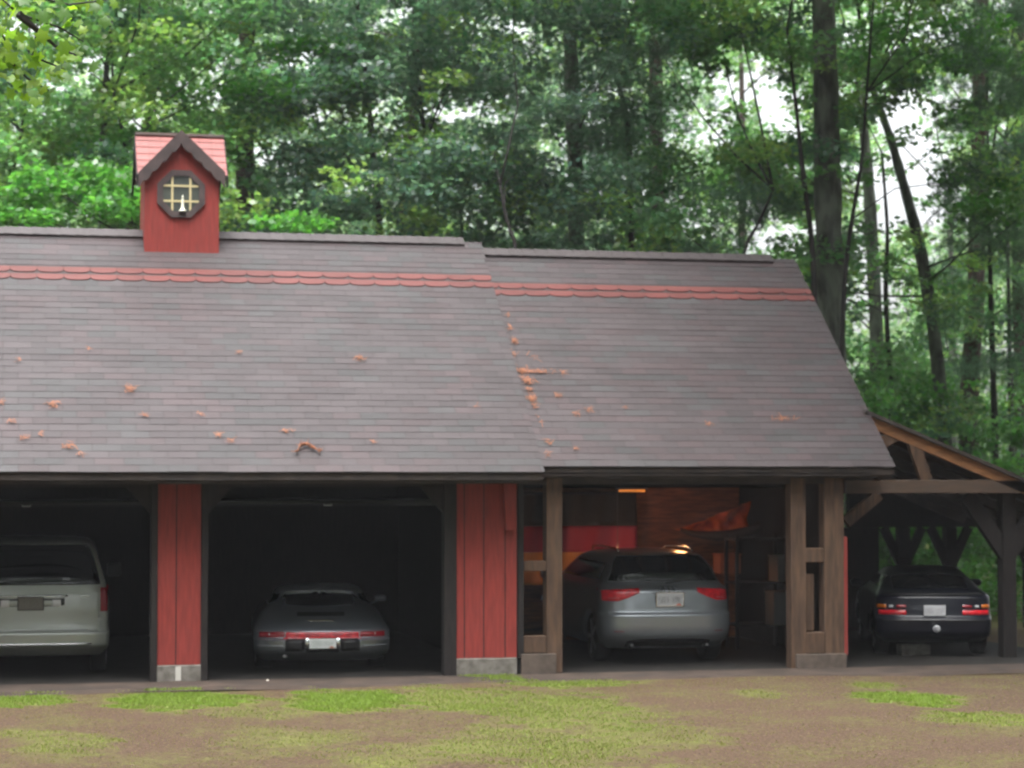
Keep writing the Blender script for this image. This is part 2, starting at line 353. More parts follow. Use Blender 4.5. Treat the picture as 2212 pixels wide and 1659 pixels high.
# interior shell
def shell(parent, name, m_, *boxes):
    m = MB()
    for b in boxes: m.box(*b)
    return m.build(name, m_, parent)
YB = 8.0
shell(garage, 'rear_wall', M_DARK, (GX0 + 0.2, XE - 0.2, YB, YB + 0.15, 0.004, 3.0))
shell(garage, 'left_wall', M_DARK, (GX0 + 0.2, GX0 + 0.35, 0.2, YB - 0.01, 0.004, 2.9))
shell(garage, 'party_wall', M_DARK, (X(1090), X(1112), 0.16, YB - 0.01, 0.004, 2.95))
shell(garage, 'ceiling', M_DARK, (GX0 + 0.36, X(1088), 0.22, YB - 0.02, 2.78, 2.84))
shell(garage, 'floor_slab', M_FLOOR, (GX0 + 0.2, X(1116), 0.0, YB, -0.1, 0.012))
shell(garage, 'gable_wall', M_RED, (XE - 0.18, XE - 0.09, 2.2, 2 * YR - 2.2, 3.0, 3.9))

# ============================================================ CARPORT FRAME
TC = ER[1] + 0.25 * 0.74 - 0.12
def tim(parent, name, a, b, wx, wz, m_=M_TIMB, up=(0, 1, 0)):
    m = MB(); m.bar(a, b, wx, wz, up); return m.build(name, m_, parent)
def timbox(parent, name, x0, x1, y0, y1, z0, z1, m_=M_TIMB, bev=0.008):
    m = MB(); m.box(x0, x1, y0, y1, z0, z1, bev); return m.build(name, m_, parent)
a0, a1, a2, a3 = X(1118), X(1131), X(1180), X(1214)
timbox(carport, 'jamb', a0, a1, -0.02, 0.2, 0.22, TC, M_TRIM)
timbox(carport, 'post', a2, a3, -0.02, 0.2, 0.02, TC)
timbox(carport, 'rail', a1 + 0.003, a2 - 0.003, 0.0, 0.16, Z(1150, 1234), Z(1150, 1212))
timbox(carport, 'base_panel', a1 + 0.003, a2 - 0.003, 0.0, 0.16, Z(1150, 1411), Z(1150, 1374))
timbox(carport, 'foundation_block', X(1124), a2 + 0.12, -0.06, 0.0 - 0.022, 0.0, Z(1150, 1411) - 0.004, M_BLOCKB)
b0, b1, b2, b3 = X(1708), X(1740), X(1780), X(1822)
timbox(carport, 'post', b0, b1, -0.02, 0.2, 0.0, TC); timbox(carport, 'post', b2, b3, -0.02, 0.2, 0.0, TC)
timbox(carport, 'rail', b1 + 0.003, b2 - 0.003, 0.0, 0.16, Z(1760, 1215), Z(1760, 1184))
timbox(carport, 'base_panel', b1 + 0.003, b2 - 0.003, 0.0, 0.16, Z(1760, 1412), Z(1760, 1366))
timbox(carport, 'inner_board', b1 + 0.02, b1 + 0.15, 0.09, 0.13, Z(1760, 1364), Z(1760, 1240), M_TIMB)
timbox(carport, 'foundation_block', X(1716), b3 + 0.01, -0.07, -0.024, -0.02, Z(1760, 1412), M_BLOCKB)
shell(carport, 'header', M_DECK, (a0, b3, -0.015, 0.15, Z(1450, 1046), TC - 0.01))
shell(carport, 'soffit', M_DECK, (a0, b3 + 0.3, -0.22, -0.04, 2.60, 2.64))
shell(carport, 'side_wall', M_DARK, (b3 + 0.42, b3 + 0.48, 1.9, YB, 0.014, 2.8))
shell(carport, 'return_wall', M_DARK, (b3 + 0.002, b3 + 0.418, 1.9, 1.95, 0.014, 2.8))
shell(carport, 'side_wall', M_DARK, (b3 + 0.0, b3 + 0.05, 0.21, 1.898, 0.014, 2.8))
shell(carport, 'red_corner_board', M_RED, (b3 + 0.006, b3 + 0.055, 0.0, 0.2, 0.18, Z(1826, 1160)))
YW = 5.6
shell(carport, 'rear_wall', M_PLANK, (a0, b3 + 0.415, YW, YW + 0.1, 0.014, 2.87))
shell(carport, 'floor_slab', M_FLOOR, (X(1116), b3 + 0.45, 0.0, YB, -0.1, 0.012))
m = MB()
for k in range(7): m.box(a0 + 0.1 + k * 0.55, a0 + 0.18 + k * 0.55, 0.4, YW - 0.01, 2.72, 2.87)
m.build('ceiling_joist', M_PLANK, carport)
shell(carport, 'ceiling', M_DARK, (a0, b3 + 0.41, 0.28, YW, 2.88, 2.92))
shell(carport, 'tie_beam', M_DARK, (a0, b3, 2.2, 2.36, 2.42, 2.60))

# ============================================================ LEAN-TO
lean = empty('lean_to', (6.4, 0, 0), 0, 'open sided timber lean-to with shallow sloping roof at the right end of the carport', 'lean-to')
p0, p1 = at(1882, 892, 0.8), at(2225, 1040, 0.8)
dx = (p1 - p0).normalized(); p2 = p0 + dx * 4.1; p0 = p0 - dx * 0.12
def rake(off0, off1, y0, y1, m_, name, par=lean):
    n = Vector((-dx.z, 0, dx.x)); m = MB()
    c = [p0 - n * off0, p2 - n * off0, p2 - n * off1, p0 - n * off1]
    vs = [(q.x, y, q.z) for y in (y0, y1) for q in c]
    m.addm(vs, [(0, 3, 2, 1), (4, 5, 6, 7), (0, 1, 5, 4), (1, 2, 6, 5), (2, 3, 7, 6), (3, 0, 4, 7)]); return m.build(name, m_, par)
lr = rake(0.0, 0.05, 0.7, 7.5, M_DECK, 'roof')
rake(0.052, 0.20, 0.76, 0.805, M_FASC, 'barge_board')
for k in range(7): rake(0.052, 0.17, 1.5 + k * 0.9, 1.57 + k * 0.9, M_DECK, 'rafter')
zb0, zb1 = Z(1950, 1066, 0.8), Z(1950, 1037, 0.8)
xl, xr = X(1826, 0.8), X(2330, 0.8)
timbox(lean, 'beam', xl, xr, 0.76, 0.92, zb0, zb1, M_TIMBH)
def q(px, py, Y=0.82): return at(px, py, Y)
tim(lean, 'strut', q(1968, 945), q(2000, 1038), 0.17, 0.1, M_TIMB)
tim(lean, 'strut', q(1902, 958), q(1938, 936), 0.17, 0.1, M_TIMB)
tim(lean, 'brace', q(1826, 1128), q(1898, 1068), 0.16, 0.1, M_TIMB)
xp0, xp1 = X(2158, 1.1), X(2186, 1.1)
timbox(lean, 'post', xp0, xp1, 0.96, 1.16, 0.0, zb0, M_TRIM)
tim(lean, 'brace', ((xp0 + xp1) / 2, 1.06, 1.45), ((xp0 + xp1) / 2 - 0.62, 1.06, zb0 - 0.03), 0.22, 0.13, M_TRIM)
tim(lean, 'brace', ((xp0 + xp1) / 2, 1.06, 1.45), ((xp0 + xp1) / 2 + 0.62, 1.06, zb0 - 0.03), 0.22, 0.13, M_TRIM)
YP = 6.6
zc = 1.72
timbox(lean, 'rear_beam', X(1836, YP), X(2260, YP), YP, YP + 0.16, zc, 2.46, M_DARK)
shell(lean, 'rear_wall', M_DARK, (b3 + 0.49, X(1900, YP), YP + 0.02, YP + 0.1, 0.014, zc - 0.003))
for px in (1955, 2056, 2230):  # near-black colour paints these posts and braces as backlit silhouettes
    xx = X(px, YP)
    timbox(lean, 'rear_post', xx - 0.10, xx + 0.10, YP + 0.0, YP + 0.18, 0.0, zc - 0.003, M_DARK)
    for s in (-1, 1): tim(lean, 'rear_brace', (xx, YP + 0.09, 1.0), (xx + s * 0.34, YP + 0.09, zc - 0.01), 0.13, 0.12, M_DARK)
timbox(lean, 'side_beam', X(2166, 1.2), X(2166, 1.2) + 0.16, 1.2, YP - 0.02, 2.35, 2.6, M_DARK)
shell(lean, 'floor_slab', M_FLOOR, (b3 + 0.451, xr, 0.0, YB, -0.1, 0.012))

# ============================================================ CUPOLA
PL = Vector((0, EL[0], EL[1]))
cb = onplane(392, 546, PL, NRM); YC = cb.y
c0, c1 = at(312, 500, YC).x, at(473, 500, YC).x; cw = c1 - c0; cx = (c0 + c1) / 2
YC2 = YC + cw
zev = at(392, 372, YC).z; zpk = at(392, 290, YC).z
m = MB()
m.prism([(c0, cb.z - 0.02), (c1, cb.z - 0.02), (c1, zev), (cx, zpk), (c0, zev)], YC, YC2)
cup = m.build('cupola', M_RED, garage)
m = MB()
for px in (335, 358, 390, 428, 452): xx = at(px, 500, YC).x; m.box(xx - 0.005, xx + 0.005, YC - 0.004, YC, cb.z + 0.03, cb.z + 0.60)
m.build('board_groove', mat('red_groove', (0.2, 0.03, 0.022), 0.8), cup)
# cross ridge roof (ridge runs left to right)
hw = cw * 0.5 + 0.11; zt = zpk + 0.05; ym = (YC + YC2) / 2
zl = zev - 0.06
m = MB(); 
for sg in (-1, 1):
    yo = ym + sg * (cw / 2 + 0.10)
    dz = zt - zl; rows = 6
    for r in range(rows):
        u0, u1 = r / rows, (r + 1.12) / rows; u1 = min(u1, 1); g_ = hw * (1 - (r + 0.75) / rows)
        cells = [(cx - hw + t * 2 * hw / 7, cx - hw + (t + 1) * 2 * hw / 7 - 0.004) for t in range(7)]
        if sg < 0: cells = [(max(a, lo_), min(b, hi_)) for a, b in cells for lo_, hi_ in ((cx - hw, cx - g_), (cx + g_, cx + hw)) if min(b, hi_) - max(a, lo_) > 0.01]
        for xa, xb_ in cells:
            k = random.uniform(0.85, 1.15); m.cur = (0.27 * k, 0.09 * k, 0.08 * k)
            m.face([(xa, yo + (ym - yo) * u0, zl + dz * u0 + 0.02), (xb_, yo + (ym - yo) * u0, zl + dz * u0 + 0.02), (xb_, yo + (ym - yo) * u1, zl + dz * u1 + 0.006), (xa, yo + (ym - yo) * u1, zl + dz * u1 + 0.006)])
    m.cur = (0.1, 0.05, 0.04)
    if sg > 0: m.face([(cx - hw, yo, zl), (cx + hw, yo, zl), (cx + hw, ym, zt), (cx - hw, ym, zt)])
    else: m.face([(cx - hw, yo, zl), (cx, ym, zt - 0.01), (cx - hw, ym, zt - 0.01)]); m.face([(cx + hw, yo, zl), (cx + hw, ym, zt - 0.01), (cx, ym, zt - 0.01)])
m.build('cross_roof', M_SH, cup, cols=True)
m = MB(); m.cur = (0.16, 0.13, 0.12)
m.prism([(cx - hw, zt + 0.0), (cx + hw, zt + 0.0), (cx + hw, zt + 0.035), (cx - hw, zt + 0.035)], ym - 0.05, ym + 0.05); m.build('ridge_cap', M_SH, cup, cols=True)
for sx in (cx - hw - 0.012, cx + hw - 0.018):
    m = MB()
    for sg in (-1, 1):
        yo = ym + sg * (cw / 2 + 0.10)
        m.addm([(sx, yo, zl - 0.16), (sx, yo, zl - 0.002), (sx, ym, zt - 0.002), (sx, ym, zt - 0.16), (sx + 0.03, yo, zl - 0.16), (sx + 0.03, yo, zl - 0.002), (sx + 0.03, ym, zt - 0.002), (sx + 0.03, ym, zt - 0.16)],
           [(0, 1, 2, 3), (7, 6, 5, 4), (0, 4, 5, 1), (1, 5, 6, 2), (2, 6, 7, 3), (3, 7, 4, 0)])
    m.build('side_barge_board', M_TRIM, cup)
# front gable roof and scalloped barge boards
yf0 = YC - 0.10; ax = at(392, 280, yf0); lx = at(299, 372, yf0); rx = at(487, 372, yf0)
m = MB()
for e_ in (lx, rx):
    m.cur = (0.40, 0.15, 0.13)
    m.addm([(ax.x, yf0 + 0.02, ax.z - 0.004), (e_.x, yf0 + 0.02, e_.z - 0.004), (e_.x, ym, e_.z - 0.004), (ax.x, ym, ax.z - 0.004),
            (ax.x, yf0 + 0.02, ax.z - 0.04), (e_.x, yf0 + 0.02, e_.z - 0.04), (e_.x, ym, e_.z - 0.04), (ax.x, ym, ax.z - 0.04)], [(0, 1, 2, 3), (4, 7, 6, 5), (0, 4, 5, 1), (1, 5, 6, 2)])
m.build('gable_roof', M_SH, cup, cols=True)
for e_ in (lx, rx):
    m = MB(); top = []; bot = []
    n = 36
    for i in range(n + 1):
        t = i / n; xx = ax.x + (e_.x - ax.x) * t; zz = ax.z + (e_.z - ax.z) * t
        wd = 0.135 + 0.045 * abs(math.sin(t * math.pi * 4.5)) ** 0.8
        if t < 0.06: wd *= 1.05
        top.append((xx, zz)); bot.append((xx, zz - wd - 0.05))
    for i in range(n):
        m.addm([(top[i][0], yf0, top[i][1]), (top[i + 1][0], yf0, top[i + 1][1]), (bot[i + 1][0], yf0, bot[i + 1][1]), (bot[i][0], yf0, bot[i][1]),
                (top[i][0], yf0 + 0.035, top[i][1]), (top[i + 1][0], yf0 + 0.035, top[i + 1][1]), (bot[i + 1][0], yf0 + 0.035, bot[i + 1][1]), (bot[i][0], yf0 + 0.035, bot[i][1])],
               [(0, 1, 2, 3), (7, 6, 5, 4), (0, 4, 5, 1), (3, 2, 6, 7)])
    m.build('barge_board', M_CTRIM, cup)
# octagonal window: recessed box, frame, muntins
wc = at(391, 419, YC); ro = (at(443, 419, YC).x - at(340, 419, YC).x) / 2 / math.cos(R(22.5)); ri = ro * 0.76
oc = lambda r, y: [(wc.x + r * math.cos(R(22.5 + 45 * k)), y, wc.z + r * math.sin(R(22.5 + 45 * k))) for k in range(8)]
m = MB(); A, B, C_, D_ = oc(ro, YC - 0.035), oc(ri, YC - 0.035), oc(ro, YC - 0.002), oc(ri, YC - 0.002)
for k in range(8):
    j = (k + 1) % 8
    m.face([A[k], A[j], B[j], B[k]]); m.face([A[k], C_[k], C_[j], A[j]]); m.face([B[k], B[j], D_[j], D_[k]])
m.build('window_frame', M_CTRIM, cup)
m = MB(); m.face(oc(ri, YC - 0.006)); m.build('window_pane', mat('cupola_glass', (0.045, 0.055, 0.05), 0.2, var=(0.07, 0.08, 0.065), scale=6, spec=0.7), cup)
m = MB()
for px in (372, 411): xx = at(px, 419, YC).x; hh = ri * 0.90; m.box(xx - 0.014, xx + 0.014, YC - 0.022, YC - 0.009, wc.z - hh, wc.z + hh)
for py in (402, 435): zz = at(391, py, YC).z; m.box(wc.x - ri * 0.90, wc.x + ri * 0.90, YC - 0.026, YC - 0.023, zz - 0.014, zz + 0.014)
m.build('muntin', M_CREAM, cup)
zc0 = wc.z - ri * 0.90
cn = empty('candle_lamp', (wc.x + 0.02, YC - 0.045, zc0), 0, 'white candle shaped lamp standing in the octagonal cupola window', 'candle lamp')
MB().lathe([(0.055, 0), (0.05, 0.012), (0.028, 0.03), (0.02, 0.06), (0.017, 0.15), (0.019, 0.17)], (wc.x + 0.02, YC - 0.045, zc0), 12).build('candlestick', M_CANDLE, cn, True)
MB().lathe([(0.006, 0.17), (0.012, 0.19), (0.011, 0.21), (0.003, 0.235)], (wc.x + 0.02, YC - 0.045, zc0), 10).build('bulb', M_CANDLE, cn, True)

# ============================================================ GROUND
def ground_mat():
    m = bpy.data.materials.new('dirt_and_moss_ground'); m.use_nodes = True; t = m.node_tree; t.nodes.clear()
    o = t.nodes.new('ShaderNodeOutputMaterial'); p = t.nodes.new('ShaderNodeBsdfPrincipled'); t.links.new(p.outputs[0], o.inputs[0])
    p.inputs['Roughness'].default_value = 0.95; p.inputs['Specular IOR Level'].default_value = 0.2
    a = t.nodes.new('ShaderNodeAttribute'); a.attribute_name = 'Col'
    co = t.nodes.new('ShaderNodeTexCoord')
    def noise(s, d=6):
        n = t.nodes.new('ShaderNodeTexNoise'); n.inputs['Scale'].default_value = s; n.inputs['Detail'].default_value = d; n.inputs['Roughness'].default_value = 0.65
        t.links.new(co.outputs['Object'], n.inputs[0]); return n.outputs[0]
    def ramp(src, stops):
        r = t.nodes.new('ShaderNodeValToRGB'); e = r.color_ramp.elements
        e[0].position, e[0].color = stops[0][0], (*stops[0][1], 1); e[1].position, e[1].color = stops[-1][0], (*stops[-1][1], 1)
        for ps, c in stops[1:-1]: x = e.new(ps); x.color = (*c, 1)
        t.links.new(src, r.inputs[0]); return r.outputs[0]
    dirt = ramp(noise(26), [(0.30, (0.026, 0.017, 0.012)), (0.47, (0.070, 0.043, 0.028)), (0.58, (0.100, 0.063, 0.040)), (0.70, (0.19, 0.145, 0.098))])
    moss = ramp(noise(22), [(0.33, (0.045, 0.043, 0.015)), (0.5, (0.105, 0.112, 0.028)), (0.68, (0.16, 0.155, 0.05))])
    big = noise(0.9, 8); fine = noise(9, 6)
    ad = t.nodes.new('ShaderNodeMath'); ad.operation = 'MULTIPLY_ADD'; ad.inputs[1].default_value = 0.9; t.links.new(fine, ad.inputs[0]); t.links.new(big, ad.inputs[2])
    sp_ = t.nodes.new('ShaderNodeSeparateColor'); t.links.new(a.outputs['Color'], sp_.inputs[0])
    ad2 = t.nodes.new('ShaderNodeMath'); ad2.operation = 'ADD'; t.links.new(ad.outputs[0], ad2.inputs[0]); t.links.new(sp_.outputs[0], ad2.inputs[1])
    mk = t.nodes.new('ShaderNodeMapRange'); mk.inputs[1].default_value = 0.84; mk.inputs[2].default_value = 1.25; t.links.new(ad2.outputs[0], mk.inputs[0])
    x = t.nodes.new('ShaderNodeMix'); x.data_type = 'RGBA'; t.links.new(mk.outputs[0], x.inputs[0]); t.links.new(dirt, x.inputs[6]); t.links.new(moss, x.inputs[7])
    t.links.new(x.outputs[2], p.inputs['Base Color'])
    b = t.nodes.new('ShaderNodeBump'); b.inputs['Strength'].default_value = 0.8; b.inputs['Distance'].default_value = 0.03
    t.links.new(noise(35), b.inputs['Height']); t.links.new(b.outputs[0], p.inputs['Normal'])
    return m
# grass patches: (px, py, half width px, half height px, greenness)
PATCH = [(390, 1506, 160, 22, 1.0), (755, 1510, 150, 24, 1.0), (55, 1507, 105, 13, .9), (1050, 1455, 75, 22, .9), (1000, 1510, 160, 30, .6), (1180, 1530, 220, 45, .55), (1220, 1474, 150, 12, .7),
         (1160, 1610, 260, 50, .45), (1960, 1508, 110, 18, .95), (2120, 1550, 130, 16, .6), (150, 1600, 130, 22, .4), (60, 1580, 90, 12, .4), (620, 1590, 160, 30, .3), (1650, 1500, 60, 12, .35), (1400, 1580, 160, 35, .35), (560, 1535, 120, 14, .4), (1900, 1478, 60, 8, .5), (820, 1630, 150, 30, .35)]
PW = []
for px, py, a, b, g in PATCH:
    c = at(px, py, 0); d = ray(px, py); t = -CAM.z / d.z; c = CAM + d * t
    d1 = ray(px + a, py); e1 = CAM + d1 * (-CAM.z / d1.z); d2 = ray(px, py - b); e2 = CAM + d2 * (-CAM.z / d2.z)
    PW.append((c.x, c.y, (e1 - c).length, (e2 - c).length, g))
def green(x, y):
    g = np.zeros_like(x)
    for cx_, cy_, rx_, ry_, gg in PW:
        d = ((x - cx_) / rx_) ** 2 + ((y - cy_) / ry_) ** 2 + 0.45 * np.sin(x * 6.3 + 1.7 * np.sin(y * 5.1)) * np.sin(y * 7.7 + x * 2.1) + 0.25 * np.sin(x * 13.0 + y * 9.0) + 0.1
        g = np.maximum(g, gg * np.clip(1.3 * (1.3 - d), 0, 1))
    return g
gx = np.concatenate([np.linspace(-95, -14, 24), np.linspace(-13.5, 16, 150), np.linspace(17, 95, 24)])
gy = np.concatenate([np.linspace(-95, -14, 24), np.linspace(-13.5, 0.5, 90), np.linspace(1, 95, 50)])
GX, GY = np.meshgrid(gx, gy); near = (GY < 1.5)
GZ = -0.02 + 0.012 * np.sin(GX * 1.3) * np.sin(GY * 1.7) - 0.03 * np.clip(GX + 2, -5, 6) / 6 * 0 + 0.02 * np.sin(GX * 0.4 + 1) 
GZ = np.where(GY > -0.9, -0.06, GZ); GZ = GZ + np.where((GY > 12), (GY - 12) * 0.03, 0)
V = np.stack([GX.ravel(), GY.ravel(), GZ.ravel()], 1); nx, ny = len(gx), len(gy)
I_, J_ = np.meshgrid(np.arange(nx - 1), np.arange(ny - 1)); a_ = (J_ * nx + I_).ravel()
FC = np.stack([a_, a_ + 1, a_ + 1 + nx, a_ + nx], 1)
gr = green(GX.ravel(), GY.ravel()) * 0.65 - 0.08
gr = np.where(GY.ravel() > 7, 0.25, gr)
C = np.stack([gr] * 3, 1)
tag(npmesh('ground', V, FC, C, ground_mat(), smooth=True), kind='structure')
def gz(x, y): return -0.02 + 0.012 * np.sin(x * 1.3) * np.sin(y * 1.7) + 0.02 * np.sin(x * 0.4 + 1)
M_APR = mat('dirty_concrete_apron', (0.026, 0.017, 0.012), 0.93, var=(0.055, 0.036, 0.026), scale=2.2, bump=0.6, bscale=40, detail=9, mixf=(0.38, 0.68))
m = MB(); yy = -1.25
pts = []
for i in range(60):
    x_ = GX0 + i * (10.0 - GX0) / 59; pts.append((x_, -1.05 + 0.14 * math.sin(x_ * 1.1) + 0.08 * random.random()))
for (xa, ya), (xb_, yb) in zip(pts[:-1], pts[1:]):
    m.addm([(xa, ya, -0.03), (xb_, yb, -0.03), (xb_, yb + 0.15, 0.008), (xa, ya + 0.15, 0.008), (xb_, -0.002, 0.012), (xa, -0.002, 0.012)], [(0, 1, 2, 3), (3, 2, 4, 5)])
tag(m.build('apron', M_APR), kind='structure')
# grass blades
def blades(n):
    xs, ys = [], []
    x = RNG.uniform(-9.5, 9, n * 6); y = RNG.uniform(-11.5, -0.02, n * 6)
    nz = 0.5 + 0.5 * np.sin(x * 3.1 + np.sin(y * 2.3) * 2) * np.sin(y * 4.3 + x)
    g = green(x, y); g = np.where((y > -1.0) & ~((x > X(958)) & (x < X(1130))), 0, g)
    keep = RNG.random(len(x)) < (g ** 2.0 * (0.4 + 0.6 * nz) + 0.09 * (y < -1.1) * nz); x, y, g = x[keep][:n], y[keep][:n], g[keep][:n]
    k = len(x); h = RNG.uniform(0.008, 0.032, k) * (0.35 + 1.0 * g); an = RNG.uniform(0, 2 * np.pi, k); wd = RNG.uniform(0.004, 0.009, k)
    z = gz(x, y); z = np.where(y > -1.1, 0.005, z)
    lean_ = RNG.uniform(0.1, 0.9, k) * h; la = RNG.uniform(0, 2 * np.pi, k)
    b0_ = np.stack([x - np.cos(an) * wd, y - np.sin(an) * wd, z], 1); b1_ = np.stack([x + np.cos(an) * wd, y + np.sin(an) * wd, z], 1)
    tp = np.stack([x + np.cos(la) * lean_, y + np.sin(la) * lean_, z + h], 1)
    V = np.stack([b0_, b1_, tp], 1).reshape(-1, 3); Fc = np.arange(3 * k).reshape(-1, 3)
    mixg = np.clip(g + RNG.uniform(-.25, .25, k), 0, 1)[:, None]
    c = np.array([0.15, 0.14, 0.045]) * (1 - mixg) + np.array([0.18, 0.27, 0.04]) * mixg; c *= RNG.uniform(0.7, 1.3, (k, 1))
    return V, Fc, np.repeat(c, 3, 0)
V, FC, C = blades(190000)
tag(npmesh('grass', V, FC, C, M_GRASS), 'short yellow green grass growing in patches on the drive', 'grass', kind='stuff')
# small stones and debris
m = MB()
for k in range(320):
    d = ray(random.uniform(-20, 2240), random.uniform(1480, 1680)); p = CAM + d * (-CAM.z / d.z)
    r_ = random.uniform(0.004, 0.012); m.cur = random.choice([(0.12, 0.09, 0.07), (0.05, 0.035, 0.03), (0.12, 0.06, 0.035), (0.2, 0.15, 0.12)])
    z_ = float(gz(p.x, p.y))
    m.lathe([(r_ * .7, 0), (r_, r_ * .4), (r_ * .5, r_ * .9)], (p.x, p.y, z_), 5)
tag(m.build('gravel', M_NEED, cols=True), 'loose small stones and debris scattered over the drive', 'gravel', kind='stuff')
# pale stone by the slab
d = ray(578, 1472); p = CAM + d * (-CAM.z / d.z)
MB().lathe([(0.014, 0), (0.022, 0.008), (0.018, 0.02), (0.006, 0.027)], (p.x, p.y, 0.0), 8).build('stone', mat('pale_stone', (0.6, 0.55, 0.48), 0.8), None, True)
tag(bpy.data.objects['stone'], 'pale pebble lying on the apron in front of the middle bay', 'stone')

# ============================================================ NEEDLE LITTER ON THE ROOFS
PR = Vector((0, ER[0], ER[1]))
def litter(name, spots, plane, label):
    V = []; C = []
    T1 = Vector((1, 0, 0)); T2 = Vector((0, CS, SN))
    for px, py, rx_, ry_, n in spots:
        c = onplane(px, py, plane, NRM); s = (c - CAM).length / F
        for _ in range(int(n * 0.5)):
            a, b = random.gauss(0, 0.6) * rx_ * s, random.gauss(0, 0.5) * ry_ * s / 0.55
            th = random.uniform(0, math.pi); ln = random.uniform(0.02, 0.05); wd_ = 0.0035
            p_ = c + T1 * a + T2 * b + NRM * random.uniform(0.018, 0.045)
            dd = T1 * math.cos(th) * ln + T2 * math.sin(th) * ln + NRM * random.uniform(-.012, .012); nn = (T1 * -math.sin(th) + T2 * math.cos(th)) * wd_
            V += [p_ - dd - nn, p_ - dd + nn, p_ + dd + nn, p_ + dd - nn]
            k = random.uniform(0.4, 1.2); C += [(0.30 * k, 0.115 * k, 0.055 * k)] * 4
    V = np.array([tuple(v) for v in V]); FC = np.arange(len(V)).reshape(-1, 4)
    tag(npmesh(name, V, FC, np.array(C), M_NEED), label, 'pine needles', kind='stuff')
litter('pine_litter', [(280, 842, 10, 8, 60), (113, 876, 12, 5, 55), (2, 872, 5, 6, 20), (42, 780, 8, 4, 12), (147, 967, 13, 6, 55), (52, 950, 8, 4, 25), (87, 940, 6, 4, 14), (24, 914, 7, 4, 16), (178, 984, 6, 3, 14), (310, 899, 7, 3, 22),
       (435, 897, 7, 3, 12), (468, 943, 7, 5, 25), (500, 957, 7, 5, 22), (620, 934, 9, 5, 30), (776, 776, 9, 6, 45), (518, 764, 6, 4, 12), (806, 958, 5, 5, 12), (192, 758, 8, 4, 10), (1030, 880, 6, 4, 6)], PL, 'orange brown fallen pine needles in small tufts on the garage roof')
litter('pine_litter', [(1096, 682, 4, 6, 16), (1100, 712, 6, 6, 24), (1112, 739, 7, 6, 50), (1105, 768, 8, 8, 30), (1152, 805, 38, 5, 150), (1125, 803, 8, 6, 60), (1140, 825, 14, 10, 110), (1145, 845, 6, 8, 30), (1150, 864, 9, 10, 90), (1155, 880, 5, 8, 25), (1165, 910, 5, 12, 12),
       (1152, 775, 7, 6, 15), (1215, 808, 5, 6, 20), (1205, 857, 8, 4, 26), (1272, 889, 8, 5, 32), (1243, 897, 8, 4, 24), (1185, 957, 7, 5, 28), (1183, 984, 5, 5, 14), (1242, 972, 5, 5, 12), (1350, 884, 5, 4, 8), (1533, 918, 7, 4, 14), (1690, 908, 20, 5, 45)], PR, 'orange brown fallen pine needles heaped along the step of the carport roof')
# the curled twig at the eave of the garage roof
m = MB(); cpt = []
for px, py in ((640, 982), (648, 968), (662, 965), (675, 972), (690, 981)): c = onplane(px, py, PL, NRM) + NRM * 0.05; cpt.append(c)
m.tube(cpt, [0.012, 0.02, 0.022, 0.018, 0.006], 7, 0.3)
for c in cpt:
    for k in range(14):
        v = Vector((random.gauss(0, 1), random.gauss(0, .6), random.gauss(0, .6))).normalized() * random.uniform(0.04, 0.08); m.tube([c, c + v + NRM * .01], [0.004, 0.002], 4)
tag(m.build('pine_sprig', mat('dead_sprig', (0.36, 0.13, 0.06), 0.8, var=(0.16, 0.07, 0.04), scale=20)), 'curled dead orange pine sprig lying near the eave of the garage roof', 'sprig')

